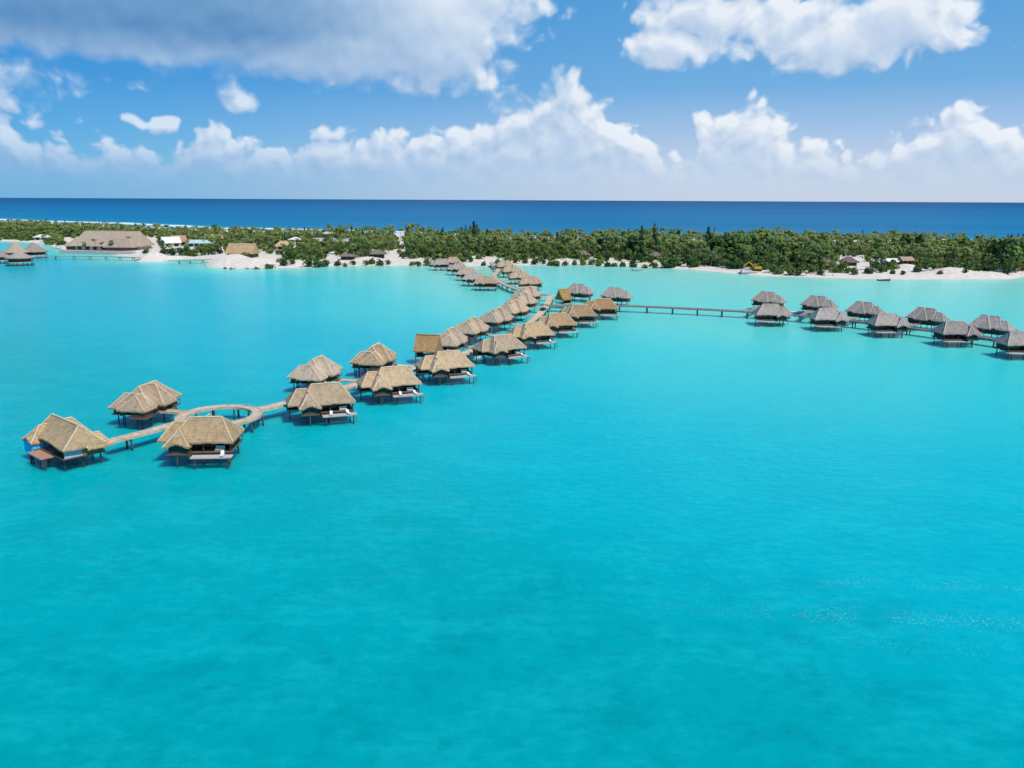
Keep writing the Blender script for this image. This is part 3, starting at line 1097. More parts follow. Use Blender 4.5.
# ------------------------------------------------------------------ gabled shelters on the jetty
def shelter(px, py, yaw, label, L=7.5, Wd=7.0):
    p = at(px, py, 4.6 * HS)
    root = empty('jetty_shelter', (p.x, p.y, 0), R(yaw), HS)
    r, c = MB(), MB()
    hip(r, c, -L / 2, L / 2, -Wd / 2, Wd / 2, 4.4, (-L / 2 - 0.3, 0), (L / 2 + 0.3, 0), 9.2, sag=0.12, hips=False, rcap=0.2)
    ro = r.build('thatched_roof', M['thatch_brown'], root)
    c.build('ridge_cap', M['cap_brown'], ro)
    MB().box(-L / 2 + 0.2, L / 2 - 0.2, -Wd / 2 + 0.5, Wd / 2 - 0.5, 2.3, 2.5).build('floor_deck', M['wood_terrace'], root)
    g_ = MB()
    g_.add([(L / 2 - 0.5, -2.6, 4.5), (L / 2 - 0.5, 2.6, 4.5), (L / 2 - 0.5, 0, 8.3)], [(0, 1, 2)])
    g_.add([(L / 2 - 0.6, -2.6, 4.5), (L / 2 - 0.6, 2.6, 4.5), (L / 2 - 0.6, 0, 8.3)], [(2, 1, 0)])
    g_.build('gable_wall', M['wood_dark'], root)
    MB().box(-L / 2 + 0.8, -L / 2 + 0.95, -2.7, 2.7, 2.5, 4.6).build('wall', M['wood_wall'], root)
    for x in (-L / 2 + 0.6, L / 2 - 0.6):
        for y in (-2.8, 2.8):
            MB().tube([(x, y, -1.2), (x, y, 2.3)], 0.18, 8).build('stilt', M['pile'], root)
            MB().tube([(x, y, 2.5), (x, y, 5.4)], 0.13, 6).build('post', M['wood_dark'], root)
    return tag(root, label, 'shelter')


shelter(428, 349, -16, 'steep orange gabled shelter in front of the third pinkish bungalow by the main jetty')
shelter(563.5, 298.5, 218, 'small orange gabled shelter at the junction of the two jetties', 6.0, 6.0)


# ------------------------------------------------------------------ jetties
def resample(pts, step):
    out = []
    for a, b_ in zip(pts[:-1], pts[1:]):
        n = max(1, int((b_ - a).length / step))
        for i in range(n):
            out.append(a.lerp(b_, i / n))
    out.append(pts[-1])
    return out


def smooth_path(pts, it=2):
    for _ in range(it):
        q = [pts[0]]
        for a, b_ in zip(pts[:-1], pts[1:]):
            q += [a.lerp(b_, 0.25), a.lerp(b_, 0.75)]
        q.append(pts[-1])
        pts = q
    return pts


def deck_strip(pts, w, z, th=0.28, closed=False):
    mb = MB()
    n = len(pts)
    vs, fs = [], []
    for i, p in enumerate(pts):
        if closed:
            d = pts[(i + 1) % n] - pts[i - 1]
        else:
            d = pts[min(i + 1, n - 1)] - pts[max(i - 1, 0)]
        d.z = 0
        d.normalize()
        s = Vector((-d.y, d.x, 0)) * (w / 2)
        for q, zz in ((p + s, z), (p - s, z), (p - s, z - th), (p + s, z - th)):
            vs.append((q.x, q.y, zz))
    m_ = n if closed else n - 1
    for i in range(m_):
        a, b_ = i * 4, ((i + 1) % n) * 4
        for k in range(4):
            k2 = (k + 1) % 4
            fs.append((a + k, b_ + k, b_ + k2, a + k2))
    if not closed:
        fs.append((0, 1, 2, 3))
        e = (n - 1) * 4
        fs.append((e + 3, e + 2, e + 1, e))
    return mb.add(vs, fs)


JZ = 2.08
JPTS = []


def jetty(pxs, w, label, m, pile_step=7.0, name='jetty', curve=2, edge=True):
    pts = [at(x, y, JZ) for x, y in pxs]
    if curve:
        pts = smooth_path(pts, curve)
    pts = resample(pts, 2.5)
    root = empty(name, (pts[0].x, pts[0].y, 0))
    o = pts[0].copy()
    o.z = 0
    loc = [p - o for p in pts]
    deck_strip(loc, w, JZ).build('walkway_deck', m, root)
    if edge:
        e = MB()
        for sgn in (-1, 1):
            sh = []
            for i, p in enumerate(loc):
                d = loc[min(i + 1, len(loc) - 1)] - loc[max(i - 1, 0)]
                d.normalize()
                sh.append(p + Vector((-d.y, d.x, 0)) * sgn * (w / 2 - 0.08))
            k_ = deck_strip(sh, 0.14, JZ + 0.143, 0.14)
            e.add(k_.v, k_.f)
        e.build('kerb_rail', m, root)
    acc = 0.0
    last = loc[0]
    npile = 0
    for i, p in enumerate(loc[1:-1], 1):
        acc += (p - last).length
        last = p
        if acc > pile_step and npile < 48:
            acc = 0.0
            d = loc[i + 1] - loc[i - 1]
            d.normalize()
            s = Vector((-d.y, d.x, 0)) * (w / 2 - 0.25)
            pb = MB()
            for sg in (-1, 1):
                q = p + s * sg
                pb.tube([(q.x, q.y, -1.2), (q.x, q.y, JZ - 0.29)], 0.16, 7)
            a_, b_ = p - s * 1.15, p + s * 1.15
            pb.bar((a_.x, a_.y, JZ - 0.44), (b_.x, b_.y, JZ - 0.44), 0.25, 0.3)
            pb.build('pile_pair', M['pile'], root)
            npile += 1
    JPTS.append((root, [p.copy() for p in pts], w, m))
    tag(root, label, 'jetty')
    return root


jmain = jetty([(256, 410), (292, 402), (358, 384), (430, 364.5), (462, 354), (486, 346), (505, 338.5), (522, 329), (535, 319), (544, 309), (549, 301), (551, 295)], 2.2,
              'long pale wooden jetty winding from the ring walkway towards the beach', M['jetty_wood'])
jright = jetty([(546, 305.5), (575, 305), (622, 305.5), (690, 308.5), (755, 312), (800, 315.5), (850, 320.5), (905, 327), (960, 334), (1024, 343.5), (1100, 355)], 2.4,
               'dark wooden jetty running to the grey bungalows at the right', M['jetty_grey'], curve=1)
jshore = jetty([(551, 295), (541, 294.5), (520, 290), (508, 286), (499, 281.5), (494.5, 277.5), (494.5, 273.5), (499, 270.5), (497, 267), (491, 262.5)], 2.4,
               'curved pale jetty leading between the small bungalows onto the sand', M['jetty_wood'])
j1 = jetty([(184, 421), (150, 431), (106, 442)], 1.8, 'straight wooden walkway from the ring to the end bungalow', M['jetty_wood'], curve=0, name='walkway')
j2 = jetty([(186, 412.5), (172, 411.3), (158, 410.5)], 1.5, 'short wooden spur from the ring to the bungalow behind it', M['jetty_wood'], curve=0, pile_step=4, name='walkway')
# ring walkway
rc = at(219.5, 415.5, JZ)
rr = 6.0
rpts = [Vector((math.cos(k * 2 * math.pi / 64) * rr, math.sin(k * 2 * math.pi / 64) * rr, 0)) for k in range(64)]
ring = empty('ring_walkway', (rc.x, rc.y, 0))
deck_strip(rpts, 1.75, JZ + 0.006, closed=True).build('walkway_deck', M['jetty_wood'], ring)
for rad in (rr - 0.80, rr + 0.80):
    deck_strip([p * (rad / rr) for p in rpts], 0.14, JZ + 0.15, 0.14, closed=True).build('kerb_rail', M['jetty_wood'], ring)
for k in range(10):
    a = k * 2 * math.pi / 10 + 0.2
    pb = MB()
    for rad in (rr - 0.8, rr + 0.8):
        pb.tube([(rad * math.cos(a), rad * math.sin(a), -1.2), (rad * math.cos(a), rad * math.sin(a), JZ - 0.28)], 0.16, 7)
    pb.build('pile_pair', M['pile'], ring)
tag(ring, 'round ring shaped wooden walkway between the three end bungalows', 'walkway')
# spurs from the jetty to each bungalow door
for i, (sx_, sy_) in enumerate(SPURS):
    if i in (0, 1, 2):
        continue
    s = Vector((sx_, sy_, JZ))
    best = None
    for root, pts, w, m_ in JPTS[:3]:
        for p in pts:
            d = (p - s).length
            if best is None or d < best[0]:
                best = (d, p, root, m_, w)
    d, p, root, m_, w = best
    if d < 1.5 or d > 22:
        continue
    o = Vector((root.location.x, root.location.y, 0))
    dirn = (p - s).normalized()
    deck_strip([s - o - dirn * 0.6, p - o - dirn * (w / 2 + 0.02)], 1.5, JZ - 0.01).build('side_walkway', m_, root)
rj = jright.location
s = Vector((at(205, 430, JZ).x, at(205, 430, JZ).y, 0))

# ------------------------------------------------------------------ furniture on the decks
def make_lounger():
    root = empty('sun_lounger')
    f_ = MB()
    f_.box(-0.34, 0.34, -1.0, 1.0, 0.24, 0.32)
    f_.build('frame', M['white'], root)
    k_ = MB()
    k_.box(-0.32, 0.32, -0.98, 0.35, 0.323, 0.44)
    k_.add([(-0.32, 0.36, 0.33), (0.32, 0.36, 0.33), (0.32, 0.98, 0.75), (-0.32, 0.98, 0.75), (-0.32, 0.36, 0.45), (0.32, 0.36, 0.45), (0.32, 0.93, 0.86), (-0.32, 0.93, 0.86)],
           [(0, 3, 2, 1), (4, 5, 6, 7), (0, 1, 5, 4), (1, 2, 6, 5), (2, 3, 7, 6), (3, 0, 4, 7)])
    k_.build('mattress', M['cushion'], root)
    for x in (-0.28, 0.28):
        for y in (-0.85, 0.7):
            MB().box(x - 0.03, x + 0.03, y - 0.03, y + 0.03, 0, 0.24).build('leg', M['white'], root)
    return root


lproto = None
for hi, (hh_, sx, sy) in enumerate([H3] + FR[:5]):
    where = ['the bungalow in front of the ring', 'the first bungalow past the ring', 'the second bungalow past the ring',
             'the third bungalow past the ring', 'the fourth bungalow past the ring', 'the fifth bungalow past the ring'][hi]
    Rm = Matrix.Rotation(hh_.rotation_euler.z, 3, 'Z')
    for k, (x, y) in enumerate(((0.4, -5.45), (4.3, -5.4))):
        if k == 0 and hi not in (1, 2):
            continue
        if lproto is None:
            lproto = make_lounger()
            o = lproto
        else:
            o = copy_tree(lproto)
        q = Rm @ Vector((x * sx, y * sy, 0)) * HS
        o.scale = (HS, HS, HS)
        o.location = (hh_.location.x + q.x, hh_.location.y + q.y, (1.992 + LIFT) * HS)
        o.rotation_euler = (0, 0, hh_.rotation_euler.z + R(-8 + 16 * k))
        tag(o, 'white lounger on the deck of %s' % where + ((', bay end', ', ladder end')[k] if hi in (1, 2) else ''), 'sun lounger', 'white loungers on the sun decks')

# veranda sofas
sproto = None
for hi, (hh_, sx, sy) in enumerate([H3] + FR[:4]):
    Rm = Matrix.Rotation(hh_.rotation_euler.z, 3, 'Z')
    if sproto is None:
        sproto = empty('veranda_sofa')
        MB().box(-0.9, 0.9, -0.4, 0.4, 0.1, 0.4).build('base', M['wood_warm'], sproto)
        MB().box(-0.85, 0.85, -0.38, 0.3, 0.403, 0.58).build('seat', M['cushion'], sproto)
        MB().box(-0.85, 0.85, 0.31, 0.48, 0.4, 0.95).build('backrest', M['cushion'], sproto)
        o = sproto
    else:
        o = copy_tree(sproto)
    q = Rm @ Vector((3.4, -3.5, 0)) * HS
    o.scale = (HS, HS, HS)
    o.location = (hh_.location.x + q.x, hh_.location.y + q.y, (FLOOR - 0.09 + LIFT) * HS)
    o.rotation_euler = (0, 0, hh_.rotation_euler.z)
    tag(o, 'pale sofa on the veranda of ' + ['the bungalow in front of the ring', 'the first bungalow past the ring', 'the second bungalow past the ring',
        'the third bungalow past the ring', 'the fourth bungalow past the ring'][hi], 'sofa', 'sofas on the verandas')

# cart on the jetty
p = at(543.2, 310.5, JZ)
ct = empty('golf_cart', (p.x, p.y, JZ), R(-25))
MB().box(-0.6, 0.6, -1.2, 1.2, 0.3, 0.75).build('body', M['navy'], ct)
MB().box(-0.55, 0.55, -0.5, 0.1, 0.753, 1.0).build('seat', M['rubber'], ct)
MB().box(-0.65, 0.65, -1.1, 0.9, 1.85, 1.93).build('canopy', M['navy'], ct)
for x in (-0.55, 0.55):
    for y in (-1.0, 0.8):
        MB().bar((x, y, 0.75), (x, y, 1.85), 0.06).build('canopy_post', M['steel'], ct)
        MB().tube([(x - 0.12, y, 0.25), (x + 0.12, y, 0.25)], 0.25, 10).build('wheel', M['rubber'], ct)
tag(ct, 'small dark roofed cart parked on the far part of the main jetty', 'cart')


# ------------------------------------------------------------------ boats
def boat(px, py, L, yaw, m, label, group=None, canopy=False):
    p = at(px, py, 0)
    root = empty('boat', (p.x, p.y, 0), R(yaw))
    mb = MB()
    n = 9
    vs = []
    for i in range(n + 1):
        t_ = i / n
        x = (t_ - 0.5) * L
        w_ = L * 0.16 * (1 - max(0, (t_ - 0.45) / 0.55) ** 2.2) * (0.85 + 0.15 * min(1, t_ * 4))
        h_ = 0.55 + 0.35 * t_ ** 2
        vs += [(x, -w_, h_), (x, -w_ * 0.7, -0.2), (x, w_ * 0.7, -0.2), (x, w_, h_), (x, w_ * 0.82, h_ - 0.02), (x, w_ * 0.6, 0.15), (x, -w_ * 0.6, 0.15), (x, -w_ * 0.82, h_ - 0.02)]
    fs = []
    for i in range(n):
        for k in range(8):
            k2 = (k + 1) % 8
            fs.append((i * 8 + k, i * 8 + k2, (i + 1) * 8 + k2, (i + 1) * 8 + k))
    fs.append(tuple(reversed(range(8))))
    fs.append(tuple(n * 8 + k for k in range(8)))
    mb.add(vs, fs)
    mb.build('hull', m, root)
    for x in (-0.22, 0.08):
        MB().box(x * L - 0.15, x * L + 0.15, -L * 0.13, L * 0.13, 0.4, 0.48).build('bench', M['wood_warm'], root)
    MB().box(-L * 0.5 - 0.35, -L * 0.5 - 0.02, -0.18, 0.18, 0.1, 1.0).build('outboard_motor', M['rubber'], root)
    if canopy:
        MB().box(-0.25 * L, 0.15 * L, -L * 0.13, L * 0.13, 2.0, 2.1).build('canopy', M['white'], root)
        for x in (-0.23, 0.13):
            for y in (-0.12, 0.12):
                MB().bar((x * L, y * L, 0.45), (x * L, y * L, 2.0), 0.06).build('canopy_post', M['steel'], root)
    return tag(root, label, 'boat', group)


boat(639, 270.8, 7, 5, M['concrete'], 'grey green skiff moored in the shallows off the middle of the beach')
boat(884, 280.8, 6, -4, M['navy'], 'dark boat afloat just off the right part of the beach')
boat(473.5, 358, 5.5, 20, M['white'], 'white dinghy moored beside the main jetty between two bungalows')
boat(795, 313.5, 6.5, -15, M['white'], 'white boat between the first two bungalow pairs of the right jetty', canopy=False)


# ------------------------------------------------------------------ buildings on land and over the left bay
def building(name, px, py, L, Wd, hw, hr, yaw, roofm, wallm, label, cat='building', gable=False, capm=None, group=None, over=1.0, ridge=None, doors=2, z=None, stilts=False):
    p = at(px, py, 2.0)
    gz = float(ground_z(p.x, p.y)) - 0.2 if z is None else z
    root = empty(name, (p.x, p.y, gz), R(yaw))
    r, c = MB(), MB()
    rl = (L / 2 + over - 0.1) if gable else (max(0.05, L / 2 - Wd / 2 * 0.85) if ridge is None else ridge)
    hip(r, c, -L / 2 - over, L / 2 + over, -Wd / 2 - over, Wd / 2 + over, hw, (-rl, 0), (rl, 0), hw + hr, sag=0.1, hips=not gable, rough=0.14, rcap=0.2)
    ro = r.build('roof', roofm, root)
    if capm is not None:
        c.build('ridge_cap', capm, ro)
    w = MB()
    th = 0.2
    w.box(-L / 2, L / 2, -Wd / 2, -Wd / 2 + th, 0, hw + 0.3)
    w.box(-L / 2, L / 2, Wd / 2 - th, Wd / 2, 0, hw + 0.3)
    w.box(-L / 2, -L / 2 + th, -Wd / 2 + th, Wd / 2 - th, 0, hw + 0.3)
    w.box(L / 2 - th, L / 2, -Wd / 2 + th, Wd / 2 - th, 0, hw + 0.3)
    if gable:
        for sx in (-1, 1):
            x = sx * (L / 2 - 0.1)
            w.add([(x - 0.08, -Wd / 2 + 0.4, hw), (x - 0.08, Wd / 2 - 0.4, hw), (x - 0.08, 0, hw + hr * 0.88), (x + 0.08, -Wd / 2 + 0.4, hw), (x + 0.08, Wd / 2 - 0.4, hw), (x + 0.08, 0, hw + hr * 0.88)],
                  [(0, 2, 1), (3, 4, 5), (0, 1, 4, 3), (1, 2, 5, 4), (2, 0, 3, 5)])
    wl = w.build('wall', wallm, root)
    for k in range(doors):
        x = -L / 2 + L * (k + 0.5) / doors
        ww = min(1.6, L / doors * 0.35)
        MB().box(x - ww, x + ww, -Wd / 2 - 0.04, -Wd / 2 - 0.003, 0.3, hw - 0.3).build('window' if k else 'door', M['glass'], wl)
    if stilts:
        MB().box(-L / 2 - 0.8, L / 2 + 0.8, -Wd / 2 - 0.8, Wd / 2 + 0.8, -0.3, -0.004).build('floor_deck', M['jetty_grey'], root)
        for x in np.linspace(-L / 2, L / 2, 4):
            for y in (-Wd / 2, Wd / 2):
                MB().tube([(x, y, -gz - 1), (x, y, -0.3)], 0.22, 7).build('stilt', M['pile'], root)
    return tag(root, label, cat, group)


hall = building('thatched_hall', 114, 248.5, 46, 17, 3.0, 9.8, -4, M['thatch_hall'], M['plaster'], 'huge long thatched hall at the water edge on the left', 'hall', capm=M['cap_tan'], doors=8, ridge=20, over=2.0)
# wings of the hall
for nm, dx, dy, L_, W_, hw_, hr_ in (('wing_roof', 12, -11, 22, 9, 2.6, 5.8), ('wing_roof', -25, -2, 13, 13, 2.8, 6.0)):
    r, c = MB(), MB()
    hip(r, c, dx - L_ / 2, dx + L_ / 2, dy - W_ / 2, dy + W_ / 2, hw_, (dx - max(0.1, (L_ - W_) / 2), dy), (dx + max(0.1, (L_ - W_) / 2), dy), hw_ + hr_, rough=0.1)
    ro = r.build(nm, M['thatch_hall'], hall)
    c.build('ridge_cap', M['cap_tan'], ro)
    MB().box(dx - L_ / 2 + 1, dx + L_ / 2 - 1, dy - W_ / 2 + 1, dy + W_ / 2 - 1, 0, hw_).build('wing_wall', M['wood_wall'], hall)
building('beach_house', 243, 257, 16, 9, 2.8, 5.6, -8, M['thatch_tan'], M['wood_dark'], 'tan gabled thatched house behind the sand mound', 'house', gable=True, capm=M['cap_tan'])
building('small_house', 171, 246.5, 11, 10, 3.0, 4.2, 35, M['roof_white'], M['plaster'], 'small house with a pale pitched roof behind the inlet', 'house', gable=True)
building('small_house', 179, 245.5, 9, 8, 3.0, 4.6, 35, M['roof_red'], M['plaster'], 'small house with a reddish brown roof behind the inlet', 'house', gable=True)
building('long_shed', 202, 247, 17, 8, 3.0, 2.2, -3, M['roof_teal'], M['plaster'], 'long low shed with a pale teal roof behind the hedge', 'shed', gable=True, doors=4)
building('long_shed', 216, 242, 15, 8, 3.0, 3.0, -3, M['thatch_tan'], M['plaster'], 'low shed with a tan roof among the trees behind the teal roof', 'shed', gable=True, doors=3)
building('site_hut', 43, 239, 11, 7, 2.8, 2.0, 0, M['roof_white'], M['plaster'], 'white roofed hut at the forest edge behind the left bay', 'hut')
building('site_hut', 893, 265.5, 8, 5, 2.6, 1.6, 3, M['roof_white'], M['plaster'], 'small hut with a whitish roof at the right of the beach', 'hut', gable=True)
building('site_hut', 905, 268, 5, 4, 2.2, 1.8, 3, M['thatch_rose'], M['wood_wall'], 'small tan roofed hut on the sand at the right of the beach', 'hut', gable=True)
building('villa', 284, 250, 10, 7, 2.8, 3.2, 20, M['thatch_tan'], M['plaster'], 'pale villa among the palms right of the gabled house', 'villa', capm=M['cap_tan'])
building('villa', 331, 245.5, 26, 8, 3.0, 2.4, 2, M['concrete'], M['plaster'], 'long grey roofed villa among the trees inland', 'villa', gable=True, doors=5)
building('villa', 296, 247, 8, 7, 5.5, 1.5, 5, M['roof_white'], M['white'], 'tall white villa wall showing between the palms', 'villa')
# beach bungalows under the front trees, their thatch colour darkened as tree shade
for i, (x, y, a, lb) in enumerate([(655, 260, 5, 'behind the grey green skiff'), (712, 261.5, 0, 'left of the yellow digger'), (583, 258.5, 0, 'under the trees right of the small bungalows'),
                                   (378, 259.5, 5, 'left of the sandy path'), (348, 260, 0, 'beside the pale beach clearing'),
                                   (848, 266.5, -3, 'behind the beach left of the white roofed hut'), (826, 268, -3, 'in the trees right of the yellow digger'), 
                                   ]):
    building('beach_bungalow', x, y - 1.0, 7.5, 5.5, 2.3, 2.4, a, M['thatch_shaded'], M['wood_dark'], 'low shaded thatched bungalow on land ' + lb, 'bungalow', capm=M['thatch_shaded'], group='low thatched bungalows under the trees behind the beach')


# pavilions over the left bay
def pavilion(px, py, r_, hw, hr, m, label, flat=2.2):
    p = at(px, py, flat)
    root = empty('bay_pavilion', (p.x, p.y, 0))
    rb_ = MB()
    n = 16
    rings = [(r_, hw), (r_ * 0.72, hw + hr * 0.22), (r_ * 0.42, hw + hr * 0.52), (r_ * 0.18, hw + hr * 0.82), (0.05, hw + hr)]
    vs, fs = [], []
    for rad, z in rings:
        for k in range(n):
            a_ = 2 * math.pi * k / n
            vs.append((rad * math.cos(a_), rad * math.sin(a_), z + 0.08 * wnoise(rad + k, z)))
    for i in range(len(rings) - 1):
        for k in range(n):
            k2 = (k + 1) % n
            fs.append((i * n + k, i * n + k2, (i + 1) * n + k2, (i + 1) * n + k))
    base = len(vs)
    for k in range(n):
        a_ = 2 * math.pi * k / n
        vs.append((r_ * 0.98 * math.cos(a_), r_ * 0.98 * math.sin(a_), hw - 0.4))
    for k in range(n):
        k2 = (k + 1) % n
        fs.append((k, base + k, base + k2, k2))
    fs.append(tuple(base + k for k in reversed(range(n))))
    rb_.add(vs, fs)
    rb_.build('thatched_roof', m, root)
    w = MB()
    w.tube([(0, 0, flat), (0, 0, hw)], r_ * 0.72, 12)
    w.build('wall', M['wood_wall'], root)
    MB().tube([(0, 0, flat - 0.3), (0, 0, flat)], r_ * 0.98, 16).build('floor_deck', M['deck_pale'], root)
    for k in range(8):
        a_ = 2 * math.pi * k / 8
        x, y = r_ * 0.85 * math.cos(a_), r_ * 0.85 * math.sin(a_)
        MB().tube([(x, y, -1.2), (x, y, flat - 0.3)], 0.2, 7).build('stilt', M['pile'], root)
        MB().tube([(x, y, flat), (x, y, hw)], 0.14, 6).build('post', M['wood_dark'], root)
    return tag(root, label, 'pavilion', 'pavilions over the left bay')


pavilion(20, 261.5, 7.5, 4.4, 3.8, M['thatch_grey'], 'grey low pavilion on stilts nearest the camera in the left bay')
pavilion(16.5, 256, 7.5, 4.6, 6.6, M['thatch_hall'], 'pale conical pavilion standing behind the low grey one in the left bay')
pavilion(34.5, 254.5, 8.0, 4.2, 5.6, M['thatch_grey'], 'dark conical pavilion right of the pale cone in the left bay')
pavilion(-3, 259.5, 8.0, 4.0, 4.0, M['thatch_hall'], 'brownish pavilion cut by the left edge of the picture')
# pier along the hall
pts_ = [(36, 256.5), (70, 256), (110, 256.5), (140, 257.5)]
jetty(pts_, 2.4, 'low wooden pier running along the water in front of the big hall', M['jetty_grey'], pile_step=9, name='pier', curve=0, edge=False)
jetty([(168, 260.5), (190, 260.5), (211, 259)], 2.2, 'small wooden footbridge across the sandy inlet', M['jetty_grey'], pile_step=6, name='footbridge', curve=0, edge=False)
# terrace wall in front of the hall
p0, p1 = at(62, 252, 1.0), at(134, 253.5, 1.0)
o = Vector((p0.x, p0.y, 0))
e = empty('terrace_wall', (p0.x, p0.y, 0))
w = MB()
w.bar((0, 0, 0.9), (p1.x - p0.x, p1.y - p0.y, 0.9), 4.0, 2.4)
w.build('wall', M['concrete'], e)
w = MB()
w.bar((0, 0.5, 2.2), (p1.x - p0.x, p1.y - p0.y + 0.5, 2.2), 4.2, 0.18)
w.build('paving', M['deck_pale'], e)
tag(e, 'pale paved terrace wall at the water in front of the big hall', 'terrace')

# digger ------------------------------------------------------------------
p = at(757, 271.5, 0.9)
gz = float(ground_z(p.x, p.y))
dg = empty('excavator', (p.x, p.y, gz), R(160))
for y in (-1.1, 1.1):
    tr_ = MB()
    tr_.tube([(-1.9, y - 0.3, 0.5), (-1.9, y + 0.3, 0.5)], 0.5, 12)
    tr_.tube([(1.9, y - 0.3, 0.5), (1.9, y + 0.3, 0.5)], 0.5, 12)
    tr_.box(-1.9, 1.9, y - 0.29, y + 0.29, 0.02, 0.98)
    tr_.build('track', M['rubber'], dg)
MB().box(-2.3, 1.3, -1.3, 1.3, 1.1, 2.3).build('body', M['yellow'], dg)
cb = MB()
cb.box(0.0, 1.4, 0.2, 1.28, 2.303, 3.3)
cab = cb.build('cab', M['yellow'], dg)
MB().box(0.2, 1.42, 0.35, 1.3, 2.6, 3.15).build('window', M['glass'], cab)
ar = MB()
ar.bar((1.2, -0.3, 1.9), (4.2, -0.3, 4.6), 0.5, 0.6)
ar.bar((4.1, -0.3, 4.7), (6.6, -0.3, 2.6), 0.45, 0.5)
arm = ar.build('arm', M['yellow'], dg)
bk = MB()
bk.add([(6.3, -0.9, 2.6), (6.3, 0.3, 2.6), (7.2, 0.3, 2.4), (7.2, -0.9, 2.4), (5.7, -0.9, 1.4), (5.7, 0.3, 1.4), (6.6, 0.3, 1.2), (6.6, -0.9, 1.2)],
       [(0, 1, 2, 3), (4, 7, 6, 5), (0, 4, 5, 1), (1, 5, 6, 2), (2, 6, 7, 3), (3, 7, 4, 0)])
bk.build('bucket', M['steel'], arm)
tag(dg, 'yellow tracked digger standing on the beach', 'digger')
p = at(748, 273.6, 0.2)
bg_ = empty('barge', (p.x, p.y, 0), R(10))
MB().box(-4.5, 4.5, -2, 2, -0.2, 0.9).build('hull', M['steel'], bg_)
MB().box(-4.4, 4.4, -1.9, 1.9, 0.903, 1.0).build('deck', M['concrete'], bg_)
MB().box(-3.8, -2.2, -1, 1, 1.003, 2.2).build('cabin', M['roof_white'], bg_)
tag(bg_, 'flat grey barge drawn up on the shore beside the digger', 'barge')


# ------------------------------------------------------------------ trees
def leaf_quad(vs, fs, c, n_, s, asp=1.0):
    n_ = n_.normalized()
    a = n_.orthogonal().normalized()
    a = Matrix.Rotation(random.uniform(0, 6.28), 3, n_) @ a
    b_ = n_.cross(a)
    o = len(vs)
    vs += [c - a * s - b_ * s * asp * 0.6, c + a * s * 0.7 - b_ * s * asp, c + a * s + b_ * s * asp * 0.6, c - a * s * 0.7 + b_ * s * asp]
    fs.append((o, o + 1, o + 2, o + 3))


def broad_crown(seed, n, hgt=9.0, rad=4.2, leaf=0.75, low=0.28):
    random.seed(seed)
    vs, fs, tn = [], [], []
    lobes = []
    for k in range(7):
        a = random.uniform(0, 6.28)
        rr_ = rad * random.uniform(0.15, 0.62)
        lobes.append((Vector((math.cos(a) * rr_, math.sin(a) * rr_, hgt * random.uniform(low + 0.22, 0.82))), rad * random.uniform(0.38, 0.6)))
    lobes.append((Vector((0, 0, hgt * 0.72)), rad * 0.55))
    for k in range(n):
        c, r_ = random.choice(lobes)
        d = Vector((random.gauss(0, 1), random.gauss(0, 1), random.gauss(0.25, 1))).normalized()
        p_ = c + d * r_ * random.uniform(0.72, 1.08)
        nn = (d + Vector((random.gauss(0, .45), random.gauss(0, .45), random.gauss(0.3, .45)))).normalized()
        leaf_quad(vs, fs, p_, nn, leaf * random.uniform(0.6, 1.25))
        tn += [0.5 + random.uniform(-0.18, 0.18)] * 4
    return vs, fs, tn


def broad_trunk(seed, hgt=9.0):
    random.seed(seed)
    t_ = MB()
    t_.tube([(0, 0, -0.4), (0.15, 0.1, hgt * 0.25), (0.3, -0.1, hgt * 0.5), (0.2, 0, hgt * 0.68)], [0.32, 0.26, 0.18, 0.08], 6)
    for k in range(4):
        a = k * 1.6 + random.uniform(0, 0.6)
        t_.tube([(0.2, 0, hgt * 0.35), (math.cos(a) * 1.2, math.sin(a) * 1.2, hgt * 0.55), (math.cos(a) * 2.2, math.sin(a) * 2.2, hgt * 0.7)], [0.16, 0.1, 0.04], 5)
    return t_


def palm_crown(seed, n=15, L=3.9, top=(0, 0, 9)):
    random.seed(seed)
    vs, fs, tn = [], [], []
    top = Vector(top)
    for k in range(n):
        a = k * 2.399 + random.uniform(-0.25, 0.25)
        el0 = random.uniform(-0.25, 1.15)
        l = L * random.uniform(0.8, 1.1)
        d = Vector((math.cos(a), math.sin(a), 0))
        s = Vector((-math.sin(a), math.cos(a), 0))
        p_ = top.copy()
        ang = el0
        seg = 5
        o = len(vs)
        tnt = 0.5 + random.uniform(-0.25, 0.3) - (0.1 if el0 > 0 else -0.12)
        for i in range(seg + 1):
            w_ = (0.16, 0.55, 0.66, 0.58, 0.40, 0.06)[i]
            dr = Vector((0, 0, -1)) * w_ * 0.55
            vs += [p_ - s * w_ + dr, p_.copy(), p_ + s * w_ + dr]
            tn += [tnt] * 3
            p_ = p_ + (d * math.cos(ang) + Vector((0, 0, math.sin(ang)))) * (l / seg)
            ang -= 0.36 + 0.1 * i
        for i in range(seg):
            a0, b0 = o + i * 3, o + i * 3 + 3
            fs += [(a0, a0 + 1, b0 + 1, b0), (a0 + 1, a0 + 2, b0 + 2, b0 + 1)]
    return vs, fs, tn


def palm_trunk(lean, hgt):
    pts_ = [(lean * (i / 5) ** 1.7, 0.1 * math.sin(i), -0.4 + (hgt + 0.4) * i / 5) for i in range(6)]
    return MB().tube(pts_, [0.26, 0.2, 0.17, 0.15, 0.14, 0.13], 6)


